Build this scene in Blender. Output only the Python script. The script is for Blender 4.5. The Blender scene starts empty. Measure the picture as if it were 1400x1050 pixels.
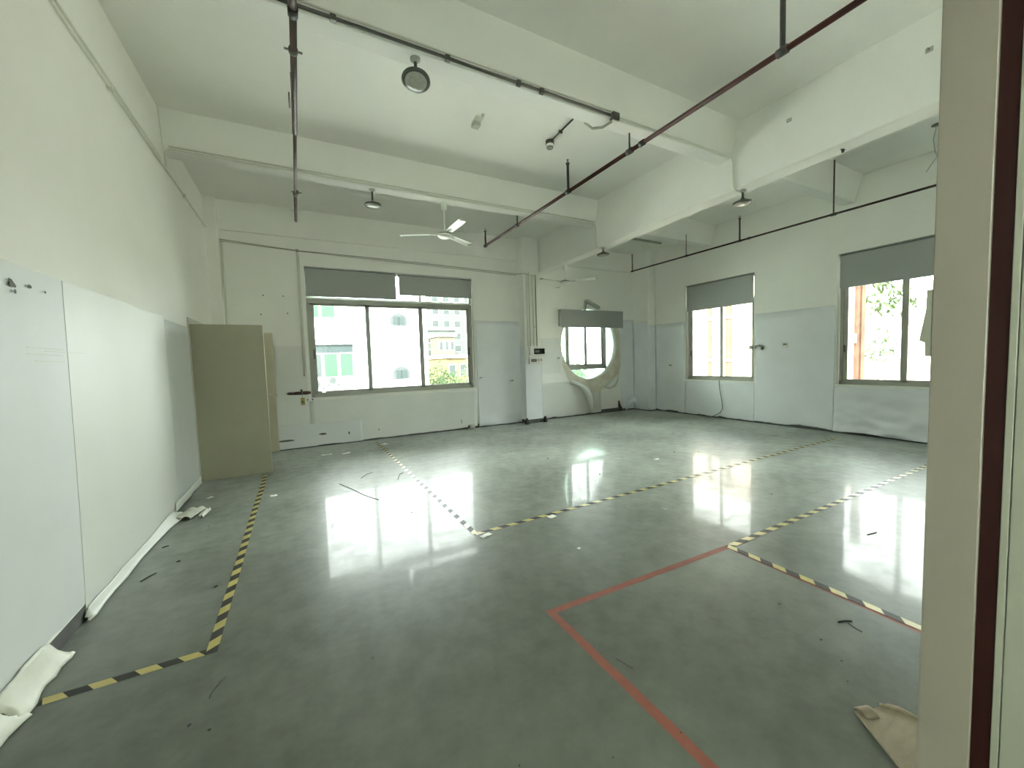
import bpy, bmesh, math, random
from mathutils import Vector, Matrix, noise

random.seed(7)
scene = bpy.context.scene
COL = scene.collection

# ------------------------------------------------------------------ camera
YAW, PITCH, ROLL, FPX = 0.492123, 0.0614681, -0.0309746, 536.557
CAM = Vector((0.0, 0.0, 1.5))
fw = Vector((math.sin(YAW) * math.cos(PITCH), math.cos(YAW) * math.cos(PITCH), -math.sin(PITCH)))
rt0 = Vector((math.cos(YAW), -math.sin(YAW), 0.0))
up0 = rt0.cross(fw)
rt = rt0 * math.cos(ROLL) + up0 * math.sin(ROLL)
up = up0 * math.cos(ROLL) - rt0 * math.sin(ROLL)
cam_data = bpy.data.cameras.new('camera')
cam_data.sensor_width = 36.0
cam_data.lens = FPX / 1400.0 * 36.0
cam_data.clip_start = 0.02
cam_data.clip_end = 500
cam = bpy.data.objects.new('camera', cam_data)
cam.matrix_world = Matrix(((rt.x, up.x, -fw.x, CAM.x), (rt.y, up.y, -fw.y, CAM.y), (rt.z, up.z, -fw.z, CAM.z), (0, 0, 0, 1)))
COL.objects.link(cam)
scene.camera = cam

# ------------------------------------------------------------------ sky and exposure
world = bpy.data.worlds.new('world')
scene.world = world
world.use_nodes = True
bg = world.node_tree.nodes['Background']
bg.inputs['Color'].default_value = (0.945, 1.0, 0.985, 1)
bg.inputs['Strength'].default_value = 15.0
sun_data = bpy.data.lights.new('sun', 'SUN')
sun_data.energy = 42.0
sun_data.angle = math.radians(6)
sun_data.color = (0.97, 1.0, 0.96)
sun = bpy.data.objects.new('sun', sun_data)
sun.rotation_euler = Vector((0.58, 0.60, -0.55)).to_track_quat('-Z', 'Y').to_euler()
COL.objects.link(sun)
vs = scene.view_settings
vs.view_transform = 'Standard'
vs.look = 'None'
vs.exposure = 0.72
vs.gamma = 1.0
vs.use_curve_mapping = False
cy = scene.cycles
cy.max_bounces = 14
cy.diffuse_bounces = 10
cy.glossy_bounces = 5
cy.transparent_max_bounces = 12
cy.caustics_reflective = False
cy.sample_clamp_indirect = 30
cy.use_denoising = True

XL, YB, XR, YF = -1.24, 8.1, 8.5, 0.24
ZC, ZC2 = 4.42, 4.28


def portal(loc, rot, sx, sy):
    d = bpy.data.lights.new('window_portal', 'AREA')
    d.shape = 'RECTANGLE'; d.size = sx; d.size_y = sy
    d.cycles.is_portal = True
    o = bpy.data.objects.new('window_portal', d)
    o.location = loc; o.rotation_euler = rot
    COL.objects.link(o)


portal((1.78, 8.345, 2.1), (-math.pi / 2, 0, 0), 3.3, 2.45)
portal((6.68, 8.345, 1.85), (-math.pi / 2, 0, 0), 1.9, 1.9)
portal((8.745, 5.77, 2.02), (math.pi / 2, 0, math.pi / 2), 1.75, 2.35)
portal((8.745, 2.63, 2.02), (math.pi / 2, 0, math.pi / 2), 1.75, 2.35)

# ------------------------------------------------------------------ materials
MATS = {}


def mat(name, col, rough=0.6, metal=0.0, spec=0.5, var=0.0, vscale=3.0, bump=0.0, bscale=40.0, col2=None, ior=1.5, stretch=(1, 1, 1), rvar=0.0):
    m = bpy.data.materials.new(name); m.use_nodes = True
    nt = m.node_tree; b = nt.nodes['Principled BSDF']
    b.inputs['Base Color'].default_value = (*col, 1)
    b.inputs['Roughness'].default_value = rough
    b.inputs['Metallic'].default_value = metal
    b.inputs['Specular IOR Level'].default_value = spec
    b.inputs['IOR'].default_value = ior
    need = var or bump or col2 or rvar
    if need:
        tc = nt.nodes.new('ShaderNodeTexCoord'); mp = nt.nodes.new('ShaderNodeMapping')
        mp.inputs['Scale'].default_value = stretch
        nt.links.new(tc.outputs['Object'], mp.inputs['Vector'])
    if var or col2:
        n = nt.nodes.new('ShaderNodeTexNoise'); n.inputs['Scale'].default_value = vscale
        n.inputs['Detail'].default_value = 6; n.inputs['Roughness'].default_value = 0.6
        nt.links.new(mp.outputs['Vector'], n.inputs['Vector'])
        r = nt.nodes.new('ShaderNodeValToRGB')
        c2 = col2 if col2 else tuple(c * (1 - var) for c in col)
        c1 = col if col2 else tuple(min(1, c * (1 + var * 0.5)) for c in col)
        r.color_ramp.elements[0].position = 0.32; r.color_ramp.elements[1].position = 0.68
        r.color_ramp.elements[0].color = (*c2, 1); r.color_ramp.elements[1].color = (*c1, 1)
        nt.links.new(n.outputs['Fac'], r.inputs['Fac'])
        nt.links.new(r.outputs['Color'], b.inputs['Base Color'])
        if rvar:
            mr = nt.nodes.new('ShaderNodeMapRange')
            mr.inputs['From Min'].default_value = 0.3; mr.inputs['From Max'].default_value = 0.7
            mr.inputs['To Min'].default_value = rough - rvar; mr.inputs['To Max'].default_value = rough + rvar
            nt.links.new(n.outputs['Fac'], mr.inputs['Value'])
            nt.links.new(mr.outputs['Result'], b.inputs['Roughness'])
    if bump:
        n2 = nt.nodes.new('ShaderNodeTexNoise'); n2.inputs['Scale'].default_value = bscale
        n2.inputs['Detail'].default_value = 3
        nt.links.new(mp.outputs['Vector'], n2.inputs['Vector'])
        bp = nt.nodes.new('ShaderNodeBump'); bp.inputs['Strength'].default_value = bump
        bp.inputs['Distance'].default_value = 0.01
        nt.links.new(n2.outputs['Fac'], bp.inputs['Height'])
        nt.links.new(bp.outputs['Normal'], b.inputs['Normal'])
    MATS[name] = m
    return m


def glass_mat(name, tint, refl):
    m = bpy.data.materials.new(name); m.use_nodes = True
    nt = m.node_tree; nt.nodes.clear()
    out = nt.nodes.new('ShaderNodeOutputMaterial')
    tr = nt.nodes.new('ShaderNodeBsdfTransparent'); tr.inputs['Color'].default_value = (*tint, 1)
    gl = nt.nodes.new('ShaderNodeBsdfGlossy'); gl.inputs['Roughness'].default_value = 0.01
    fr = nt.nodes.new('ShaderNodeFresnel'); fr.inputs['IOR'].default_value = refl
    mx = nt.nodes.new('ShaderNodeMixShader')
    nt.links.new(fr.outputs[0], mx.inputs[0]); nt.links.new(tr.outputs[0], mx.inputs[1]); nt.links.new(gl.outputs[0], mx.inputs[2])
    nt.links.new(mx.outputs[0], out.inputs[0])
    MATS[name] = m


mat('wall_paint', (0.875, 0.88, 0.84), 0.75, var=0.03, vscale=1.2, bump=0.05, bscale=9)
mat('ceiling_paint', (0.875, 0.88, 0.84), 0.8, var=0.04, vscale=0.9, bump=0.04, bscale=6)
mat('film_blue', (0.79, 0.82, 0.85), 0.55, var=0.05, vscale=1.6)
mat('film_pale', (0.78, 0.8, 0.77), 0.55, var=0.04, vscale=1.6)
mat('film_grey', (0.67, 0.7, 0.7), 0.55, var=0.04, vscale=1.6)
mat('film_mid', (0.77, 0.80, 0.80), 0.55, var=0.04, vscale=1.6)
mat('film_white', (0.7, 0.715, 0.68), 0.5, var=0.03, vscale=1.4)
mat('film_back', (0.62, 0.63, 0.55), 0.5, var=0.12, vscale=6)
mat('stained_plaster', (0.8, 0.78, 0.68), 0.8, col2=(0.64, 0.6, 0.48), vscale=5)
mat('dark_base', (0.10, 0.105, 0.10), 0.6, var=0.3, vscale=8)
mat('white_base', (0.80, 0.82, 0.79), 0.5)
mat('alu', (0.40, 0.41, 0.36), 0.4, metal=0.0, var=0.08, vscale=6)
mat('white_trim', (0.82, 0.84, 0.78), 0.5)
mat('blind', (0.38, 0.4, 0.385), 0.8, bump=0.1, bscale=400)
mat('blind_dark', (0.10, 0.10, 0.10), 0.6)
mat('door_beige', (0.36, 0.35, 0.25), 0.42, var=0.03, vscale=4)
mat('door_beige_lit', (0.50, 0.48, 0.34), 0.42, var=0.03, vscale=4)  # door beige made lighter: light falling on the second leaf, put into its colour
mat('door_edge', (0.52, 0.50, 0.36), 0.45)
mat('door_frame', (0.56, 0.57, 0.50), 0.45)
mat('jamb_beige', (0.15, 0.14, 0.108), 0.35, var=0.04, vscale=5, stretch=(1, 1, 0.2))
mat('jamb_red', (0.014, 0.003, 0.002), 0.5, spec=0.12)
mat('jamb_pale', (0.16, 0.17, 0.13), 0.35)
mat('pipe_red', (0.062, 0.017, 0.013), 0.5, spec=0.3, var=0.4, vscale=9)
mat('pipe_brown', (0.038, 0.022, 0.017), 0.5, spec=0.3, var=0.4, vscale=9)
mat('pipe_dark', (0.045, 0.045, 0.038), 0.45, var=0.3, vscale=12)
mat('pipe_rust', (0.095, 0.062, 0.048), 0.55, var=0.4, vscale=10)
mat('steel', (0.40, 0.41, 0.37), 0.35, metal=0.7)
mat('steel_dark', (0.12, 0.125, 0.105), 0.4, metal=0.3, var=0.2, vscale=10)
mat('pvc', (0.70, 0.71, 0.63), 0.4)
mat('cable_grey', (0.33, 0.33, 0.27), 0.5)
mat('cable_dark', (0.12, 0.12, 0.11), 0.5)
mat('lamp_metal', (0.10, 0.115, 0.095), 0.35, metal=0.2)
mat('lamp_lens', (0.42, 0.43, 0.38), 0.22, var=0.15, vscale=40)
mat('lamp_ring', (0.35, 0.37, 0.33), 0.3, metal=0.3)
mat('fan_white', (0.86, 0.88, 0.80), 0.3)
mat('fan_grey', (0.36, 0.38, 0.33), 0.35)
mat('box_white', (0.80, 0.81, 0.76), 0.35)
mat('box_black', (0.012, 0.014, 0.012), 0.15)
mat('plastic_grey', (0.45, 0.46, 0.41), 0.4)
mat('tape_yellow', (0.48, 0.41, 0.13), 0.35, var=0.12, vscale=20)
mat('tape_black', (0.028, 0.030, 0.024), 0.5, spec=0.25, var=0.2, vscale=20)
mat('tape_red', (0.23, 0.066, 0.036), 0.55, var=0.15, vscale=12)
mat('wood', (0.3, 0.25, 0.165), 0.6, col2=(0.22, 0.18, 0.115), vscale=7, stretch=(1, 4, 1))
mat('debris_dark', (0.05, 0.05, 0.04), 0.7)
mat('paper', (0.85, 0.87, 0.83), 0.6)
mat('rust', (0.11, 0.065, 0.045), 0.7, var=0.4, vscale=14)
mat('brass', (0.42, 0.34, 0.10), 0.4)
mat('chip', (0.14, 0.15, 0.13), 0.85)
glass_mat('glass', (0.97, 0.99, 0.97), 1.45)
glass_mat('glass_green', (0.80, 0.95, 0.85), 1.45)
# outside
mat('facade_white', (0.74, 0.75, 0.73), 0.8, spec=0.0, var=0.03, vscale=0.5)
mat('facade_tower', (0.6, 0.63, 0.68), 0.8, spec=0.0, var=0.03, vscale=0.5)
mat('facade_pane_green', (0.021, 0.038, 0.026), 0.3, spec=0.0)
mat('facade_pane_dark', (0.018, 0.023, 0.023), 0.3, spec=0.0)
mat('facade_pane_pale', (0.023, 0.027, 0.026), 0.3, spec=0.0)
mat('facade_arch', (0.028, 0.031, 0.031), 0.3, spec=0.0)
mat('facade_frame', (0.35, 0.36, 0.35), 0.5, spec=0.0)
mat('facade_far', (0.036, 0.04, 0.037), 0.8, spec=0.0)
mat('facade_far_cream', (0.05, 0.043, 0.033), 0.8, spec=0.0)
mat('facade_orange', (0.075, 0.058, 0.03), 0.8, spec=0.0)
mat('facade_peach', (0.5, 0.4, 0.32), 0.85, spec=0.0, var=0.06, vscale=0.8)
mat('rust_post', (0.06, 0.034, 0.024), 0.8, spec=0.0, var=0.25, vscale=3)
mat('slope', (0.4, 0.38, 0.33), 0.9, spec=0.0, col2=(0.1, 0.092, 0.07), vscale=1.5, bump=0.3, bscale=4)
mat('leaf', (0.05, 0.072, 0.036), 0.6, spec=0.0, col2=(0.034, 0.052, 0.026), vscale=2)
mat('bark', (0.18, 0.13, 0.09), 0.8, spec=0.0)
mat('ground', (0.36, 0.36, 0.33), 0.9, spec=0.0, var=0.15, vscale=0.3)
mat('hill', (0.036, 0.042, 0.036), 0.9, spec=0.0, var=0.2, vscale=0.2)
mat('ac_white', (0.045, 0.045, 0.043), 0.5, spec=0.0)


def floor_material():
    m = bpy.data.materials.new('floor_epoxy'); m.use_nodes = True
    nt = m.node_tree; b = nt.nodes['Principled BSDF']
    tc = nt.nodes.new('ShaderNodeTexCoord')
    def N(scale, detail, rough, st=(1, 1, 1)):
        mp = nt.nodes.new('ShaderNodeMapping'); mp.inputs['Scale'].default_value = st
        nt.links.new(tc.outputs['Object'], mp.inputs['Vector'])
        n = nt.nodes.new('ShaderNodeTexNoise'); n.inputs['Scale'].default_value = scale
        n.inputs['Detail'].default_value = detail; n.inputs['Roughness'].default_value = rough
        nt.links.new(mp.outputs['Vector'], n.inputs['Vector'])
        return n
    n1 = N(0.9, 8, 0.62); n2 = N(7.0, 6, 0.65); n3 = N(1.3, 3, 0.5); n4 = N(14, 2, 0.5)
    mix = nt.nodes.new('ShaderNodeMix'); mix.data_type = 'FLOAT'; mix.inputs[0].default_value = 0.45
    nt.links.new(n1.outputs['Fac'], mix.inputs[2]); nt.links.new(n2.outputs['Fac'], mix.inputs[3])
    r = nt.nodes.new('ShaderNodeValToRGB')
    r.color_ramp.elements[0].position = 0.33; r.color_ramp.elements[0].color = (0.090, 0.101, 0.082, 1)
    r.color_ramp.elements[1].position = 0.68; r.color_ramp.elements[1].color = (0.150, 0.163, 0.135, 1)
    nt.links.new(mix.outputs[0], r.inputs['Fac']); nt.links.new(r.outputs['Color'], b.inputs['Base Color'])
    mr = nt.nodes.new('ShaderNodeMapRange')
    mr.inputs['From Min'].default_value = 0.35; mr.inputs['From Max'].default_value = 0.7
    mr.inputs['To Min'].default_value = 0.04; mr.inputs['To Max'].default_value = 0.10
    nt.links.new(mix.outputs[0], mr.inputs['Value']); nt.links.new(mr.outputs['Result'], b.inputs['Coat Roughness'])
    n5 = N(5.0, 10, 0.72, (1, 1, 1))
    mw = nt.nodes.new('ShaderNodeMapRange')
    mw.inputs['From Min'].default_value = 0.36; mw.inputs['From Max'].default_value = 0.62
    mw.inputs['To Min'].default_value = 0.10; mw.inputs['To Max'].default_value = 0.38
    nt.links.new(n5.outputs['Fac'], mw.inputs['Value']); nt.links.new(mw.outputs['Result'], b.inputs['Coat Weight'])
    b.inputs['Coat IOR'].default_value = 1.27
    b.inputs['Roughness'].default_value = 0.34
    b.inputs['Specular IOR Level'].default_value = 0.08
    ms = nt.nodes.new('ShaderNodeMapRange')
    ms.inputs['From Min'].default_value = 0.35; ms.inputs['From Max'].default_value = 0.66
    ms.inputs['To Min'].default_value = 0.22; ms.inputs['To Max'].default_value = 0.78
    nt.links.new(mix.outputs[0], ms.inputs['Value']); nt.links.new(ms.outputs['Result'], b.inputs['Sheen Weight'])
    b.inputs['Sheen Roughness'].default_value = 0.36
    b.inputs['Sheen Tint'].default_value = (0.93, 1.0, 0.92, 1)
    add = nt.nodes.new('ShaderNodeMath'); add.operation = 'MULTIPLY_ADD'; add.inputs[1].default_value = 0.06
    nt.links.new(n4.outputs['Fac'], add.inputs[0]); nt.links.new(n3.outputs['Fac'], add.inputs[2])
    bp = nt.nodes.new('ShaderNodeBump'); bp.inputs['Strength'].default_value = 0.13; bp.inputs['Distance'].default_value = 0.008
    nt.links.new(add.outputs[0], bp.inputs['Height']); nt.links.new(bp.outputs['Normal'], b.inputs['Normal']); nt.links.new(bp.outputs['Normal'], b.inputs['Coat Normal'])
    MATS['floor'] = m


floor_material()


# ------------------------------------------------------------------ mesh helpers
class MB:
    def __init__(self):
        self.v = []; self.f = []; self.mi = []; self.sm = []

    def face(self, idx, mi=0, smooth=False):
        self.f.append(idx); self.mi.append(mi); self.sm.append(smooth)

    def box(self, x0, x1, y0, y1, z0, z1, mi=0):
        a = len(self.v)
        self.v += [(x0, y0, z0), (x1, y0, z0), (x1, y1, z0), (x0, y1, z0), (x0, y0, z1), (x1, y0, z1), (x1, y1, z1), (x0, y1, z1)]
        for q in ((0, 3, 2, 1), (4, 5, 6, 7), (0, 1, 5, 4), (1, 2, 6, 5), (2, 3, 7, 6), (3, 0, 4, 7)):
            self.face([a + i for i in q], mi)
        return self

    def prism(self, pts, axis, a0, a1, mi=0):
        """extrude a polygon (list of 2d points) along axis; 2d coords fill the other two axes in order"""
        n = len(pts); a = len(self.v)
        def P(p, t):
            l = [p[0], p[1]]; l.insert(axis, t); return tuple(l)
        self.v += [P(p, a0) for p in pts] + [P(p, a1) for p in pts]
        self.face(list(range(a, a + n))[::-1], mi); self.face(list(range(a + n, a + 2 * n)), mi)
        for i in range(n):
            j = (i + 1) % n
            self.face([a + i, a + j, a + n + j, a + n + i], mi)
        return self

    def tube(self, pts, rad, seg=10, mi=0, cap=True):
        pts = [Vector(p) for p in pts]
        n = len(pts)
        rads = rad if isinstance(rad, (list, tuple)) else [rad] * n
        a = len(self.v)
        t = (pts[1] - pts[0]).normalized()
        u = t.orthogonal().normalized()
        for i, p in enumerate(pts):
            if i == 0: d = (pts[1] - pts[0]).normalized()
            elif i == n - 1: d = (pts[-1] - pts[-2]).normalized()
            else: d = ((pts[i + 1] - p).normalized() + (p - pts[i - 1]).normalized())
            if d.length < 1e-6: d = t
            d.normalize()
            q = t.rotation_difference(d); u = (q @ u).normalized(); t = d
            w = t.cross(u)
            k = 1.0
            if 0 < i < n - 1:
                c = (p - pts[i - 1]).normalized().dot(d); k = min(1.6, 1 / max(c, 0.3))
            for s in range(seg):
                an = 2 * math.pi * s / seg
                self.v.append(tuple(p + (u * math.cos(an) + w * math.sin(an)) * rads[i] * (k if k < 1.05 else 1.08)))
        for i in range(n - 1):
            for s in range(seg):
                s2 = (s + 1) % seg
                self.face([a + i * seg + s, a + i * seg + s2, a + (i + 1) * seg + s2, a + (i + 1) * seg + s], mi, True)
        if cap:
            self.face([a + s for s in range(seg)][::-1], mi); self.face([a + (n - 1) * seg + s for s in range(seg)], mi)
        return self

    def lathe(self, prof, center=(0, 0, 0), seg=24, mi=0, smooth=True):
        """prof: list of (r, z)"""
        a = len(self.v); cx, cyy, cz = center
        for (r, z) in prof:
            for s in range(seg):
                an = 2 * math.pi * s / seg
                self.v.append((cx + r * math.cos(an), cyy + r * math.sin(an), cz + z))
        for i in range(len(prof) - 1):
            for s in range(seg):
                s2 = (s + 1) % seg
                self.face([a + i * seg + s, a + i * seg + s2, a + (i + 1) * seg + s2, a + (i + 1) * seg + s], mi, smooth)
        self.face([a + s for s in range(seg)][::-1], mi); self.face([a + (len(prof) - 1) * seg + s for s in range(seg)], mi)
        return self

    def grid(self, fn, nu, nv, mi=0, smooth=True):
        a = len(self.v)
        for j in range(nv + 1):
            for i in range(nu + 1):
                self.v.append(tuple(fn(i / nu, j / nv)))
        for j in range(nv):
            for i in range(nu):
                k = a + j * (nu + 1) + i
                self.face([k, k + 1, k + nu + 2, k + nu + 1], mi, smooth)
        return self

    def build(self, name, m, parent=None, bevel=0, solid=0):
        me = bpy.data.meshes.new(name)
        me.from_pydata(self.v, [], self.f)
        ms = m if isinstance(m, (list, tuple)) else [m]
        for q in ms: me.materials.append(MATS[q])
        for p, mi, s in zip(me.polygons, self.mi, self.sm):
            p.material_index = mi; p.use_smooth = s
        bm = bmesh.new(); bm.from_mesh(me)
        bmesh.ops.recalc_face_normals(bm, faces=bm.faces[:])
        bm.to_mesh(me); bm.free()
        o = bpy.data.objects.new(name, me)
        COL.objects.link(o)
        if parent: o.parent = parent
        if bevel:
            b = o.modifiers.new('bevel', 'BEVEL'); b.width = bevel; b.segments = 2; b.limit_method = 'ANGLE'
        if solid:
            b = o.modifiers.new('solid', 'SOLIDIFY'); b.thickness = solid; b.offset = 0
        return o


def tag(o, label, cat=None, group=None, kind=None):
    o['label'] = label
    if cat: o['category'] = cat
    if group: o['group'] = group
    if kind: o['kind'] = kind
    return o


def empty(name, loc=(0, 0, 0), rot=(0, 0, 0)):
    o = bpy.data.objects.new(name, None)
    o.empty_display_size = 0.1
    o.location = loc; o.rotation_euler = rot
    COL.objects.link(o)
    return o


def part(name, m, parent, x0, x1, y0, y1, z0, z1, bevel=0):
    return MB().box(x0, x1, y0, y1, z0, z1).build(name, m, parent, bevel)


def copy_tree(o, parent=None):
    c = o.copy(); COL.objects.link(c); c.parent = parent
    for ch in list(o.children): copy_tree(ch, c)
    return c


def nz(*a):
    return noise.noise(Vector(a))


# ================================================================== ROOM SHELL
T = 0.24
floor = MB().box(XL - 2.3, XR, -1.9, YB, -0.25, 0).build('floor', 'floor')
tag(floor, 'glossy grey-green epoxy floor with window reflections', 'floor', kind='structure')

ceil_mb = MB()
ceil_mb.box(XL, XR, 0.06, 6.16, ZC, 4.75); ceil_mb.box(XL, XR, 6.16, YB, ZC2, 4.75)
ceiling = ceil_mb.build('ceiling', 'ceiling_paint')
tag(ceiling, 'white painted concrete ceiling divided by beams', 'ceiling', kind='structure')


def cross_beam(yt0, yb0, yb1, yt1, x0, x1, zb=4.0):
    return MB().prism([(yt0, 4.5), (yb0, zb), (yb1, zb), (yt1, 4.5)], 0, x0, x1).build('cross_beam', 'ceiling_paint', ceiling, bevel=0.012)


for x0, x1 in ((XL, 5.1), (5.25, XR)):
    cross_beam(3.11, 3.25, 3.43, 3.52, x0, x1)
    cross_beam(5.78, 5.92, 6.12, 6.22, x0, x1)
    MB().box(x0, x1, 8.06, 8.12, 3.79, 4.4).build('edge_beam', 'ceiling_paint', ceiling, bevel=0.008)


def zsof(y): return 3.655 - 0.145 * (y - YF) / (YB - YF)


mb = MB()
a = [(5.05, YF, 4.5), (5.05, YF, zsof(YF)), (5.30, YF, zsof(YF)), (5.30, YF, 4.5)]
b_ = [(5.05, YB, 4.5), (5.05, YB, zsof(YB)), (5.30, YB, zsof(YB)), (5.30, YB, 4.5)]
mb.v = a + b_
for q in ((0, 1, 2, 3), (7, 6, 5, 4), (0, 4, 5, 1), (1, 5, 6, 2), (2, 6, 7, 3), (3, 7, 4, 0)): mb.face(list(q))
tag(mb.build('main_beam', 'ceiling_paint', ceiling, bevel=0.015), 'deep white main beam')

# left wall with the double doorway
mb = MB()
mb.box(XL - T, XL, 0.06, 6.45, 0, 4.7); mb.box(XL - T, XL, 6.45, 7.92, 2.13, 4.7); mb.box(XL - T, XL, 7.92, YB + T, 0, 4.7)
wall_left = mb.build('wall_left', 'wall_paint')
tag(wall_left, 'white left wall with a double doorway and film-covered lower half', 'wall', kind='structure')
# lobby behind the doorway
mb = MB()
mb.box(XL - 2.2, XL - 2.1, 5.9, 8.5, 0, 2.7); mb.box(XL - 2.1, XL - T, 5.9, 6.0, 0, 2.7); mb.box(XL - 2.1, XL - T, 8.34, 8.44, 0, 2.7); mb.box(XL - 2.2, XL - T, 5.9, 8.44, 2.6, 2.7)
tag(mb.build('wall_lobby', 'wall_paint'), 'plain lobby walls behind the open double door', 'wall', kind='structure')

# back wall with the wide window and the round window
WX0, WX1, WZ0, WZ1 = 0.14, 3.43, 0.90, 3.31
RCX, RCZ, RR = 6.68, 1.85, 0.93
mb = MB()
y0, y1 = YB, YB + T
mb.box(XL, WX0, y0, y1, 0, 4.7); mb.box(WX0, WX1, y0, y1, 0, WZ0); mb.box(WX0, WX1, y0, y1, WZ1, 4.7)
S = 1.1
mb.box(WX1, RCX - S, y0, y1, 0, 4.7); mb.box(RCX + S, XR + T, y0, y1, 0, 4.7)
mb.box(RCX - S, RCX + S, y0, y1, 0, RCZ - S); mb.box(RCX - S, RCX + S, y0, y1, RCZ + S, 4.7)
n = 64
for i in range(n):
    a0 = 2 * math.pi * i / n; a1 = 2 * math.pi * (i + 1) / n
    def sq(a):
        c, s = math.cos(a), math.sin(a); k = S / max(abs(c), abs(s)); return (RCX + c * k, RCZ + s * k)
    def ci(a): return (RCX + RR * math.cos(a), RCZ + RR * math.sin(a))
    pts = [ci(a0), sq(a0), sq(a1), ci(a1)]
    k = len(mb.v)
    mb.v += [(p[0], y0, p[1]) for p in pts] + [(p[0], y1, p[1]) for p in pts]
    mb.face([k, k + 1, k + 2, k + 3]); mb.face([k + 7, k + 6, k + 5, k + 4]); mb.face([k, k + 3, k + 7, k + 4])
wall_back = mb.build('wall_back', 'wall_paint')
tag(wall_back, 'white window wall with a wide window and a round window', 'wall', kind='structure')
tag(part('pilaster', 'wall_paint', wall_back, 4.58, 5.02, 7.86, YB + .01, 0, 4.3, bevel=0.01), 'slim white pilaster under the main beam')
part('corner_chase', 'wall_paint', wall_back, XL - .01, -1.07, 7.985, YB + .01, 0, 4.35, bevel=0.01)
part('corner_column', 'wall_paint', wall_back, 8.24, XR + .01, 7.55, YB + .01, 0, 4.35, bevel=0.03)

# right wall with two windows
R1 = (4.92, 6.62); R2 = (1.79, 3.475); RZ = (0.865, 3.185)
mb = MB(); x0, x1 = XR, XR + T
mb.box(x0, x1, 0.06, R2[0], 0, 4.7); mb.box(x0, x1, R2[1], R1[0], 0, 4.7); mb.box(x0, x1, R1[1], YB + T, 0, 4.7)
for r in (R1, R2):
    mb.box(x0, x1, r[0], r[1], 0, RZ[0]); mb.box(x0, x1, r[0], r[1], RZ[1], 4.7)
wall_right = mb.build('wall_right', 'wall_paint')
tag(wall_right, 'white wall on the right with two tall windows', 'wall', kind='structure')

# front wall with the doorway the camera looks through
JX = 0.9
mb = MB()
mb.box(XL - T, -0.5, 0.06, YF, 0, 4.7); mb.box(JX + 0.03, XR + T, 0.06, YF, 0, 4.7); mb.box(-0.5, JX + 0.03, 0.06, YF, 2.32, 4.7)
wall_front = mb.build('wall_front', 'wall_paint')
tag(wall_front, 'front wall with the open doorway framing the view', 'wall', kind='structure')
mb = MB()
mb.box(-3.4, 4, -1.9, -1.75, 0, 3.35)
mb.box(-3.55, -3.4, -1.9, 0.06, 0, 3.35); mb.box(4, 4.15, -1.9, 0.06, 0, 3.35)
tag(mb.build('wall_corridor', 'wall_paint'), 'plain corridor wall behind the viewer', 'wall', kind='structure')
mb = MB(); mb.box(-3.4, 4, -2.1, 0.06, 3.2, 3.35)
tag(mb.build('ceiling_corridor', 'ceiling_paint'), 'concrete slab over the access corridor', 'ceiling', kind='structure')

# near door frame
d3 = empty('door_3', (JX, 0.15, 0))
tag(d3, 'beige door frame with dark red stop closest to the viewer', 'door frame', kind='structure')


def P3(name, m, x0, x1, y0, y1, z0, z1, bevel=0):
    return part(name, m, d3, x0 - JX, x1 - JX, y0 - 0.15, y1 - 0.15, z0, z1, bevel)


P3('jamb', 'jamb_beige', JX, JX + 0.06, 0.181, 0.2405, 0, 2.30, 0.002)
tag(P3('door_stop', 'jamb_red', JX + 0.004, JX + 0.06, 0.161, 0.181, 0, 2.30), 'dark red door stop strip')
P3('casing', 'jamb_pale', JX, JX + 0.06, 0.1525, 0.1605, 0, 2.30, 0.001)
P3('casing', 'jamb_pale', JX, JX + 0.06, 0.05, 0.1515, 0, 2.30, 0.001)
P3('casing_groove', 'debris_dark', JX + 0.004, JX + 0.06, 0.1515, 0.1525, 0, 2.30)
P3('lintel', 'jamb_beige', -0.5, JX + 0.06, 0.05, 0.2405, 2.27, 2.34, 0.002)
P3('jamb', 'jamb_beige', -0.56, -0.5, 0.05, 0.2405, 0, 2.30, 0.002)
sp = MB().prism([(0.2406 - .15, 1.592), (0.247 - .15, 1.592), (0.2475 - .15, 1.561), (0.2545 - .15, 1.511), (0.2475 - .15, 1.507), (0.247 - .15, 1.485), (0.2406 - .15, 1.485)], 0, 0.0015, 0.009).build('strike_plate', 'jamb_pale', d3)
tag(sp, 'pale steel strike plate with a slanted lip')

# baseboards
def struct_box(name, m, lab, *b):
    return tag(part(name, m, None, *b), lab, 'baseboard', kind='structure')


struct_box('baseboard_right', 'dark_base', 'dark grey skirting strip showing under the film at the window wall', XR - 0.002, XR + .002, YF, 7.55, 0, 0.09)
mb = MB()
mb.box(-1.07, 4.58, YB - 0.002, YB + .002, 0, 0.09); mb.box(4.578, 5.022, 7.858, 7.862, 0, 0.09); mb.box(4.578, 4.582, 7.858, YB, 0, 0.09); mb.box(5.018, 5.022, 7.858, YB, 0, .09); mb.box(5.02, 8.24, YB - 0.002, YB + .002, 0, 0.10)
mb.box(8.238, 8.242, 7.548, YB, 0, 0.09); mb.box(8.238, XR, 7.548, 7.552, 0, 0.09)
tag(mb.build('baseboard_back', 'dark_base'), 'dark grey skirting strip along the wide-window wall', 'baseboard', kind='structure')
struct_box('baseboard_left', 'dark_base', 'dark grey skirting strip along the long left wall', XL - .002, XL + 0.002, YF, 6.36, 0, 0.09)


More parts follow.
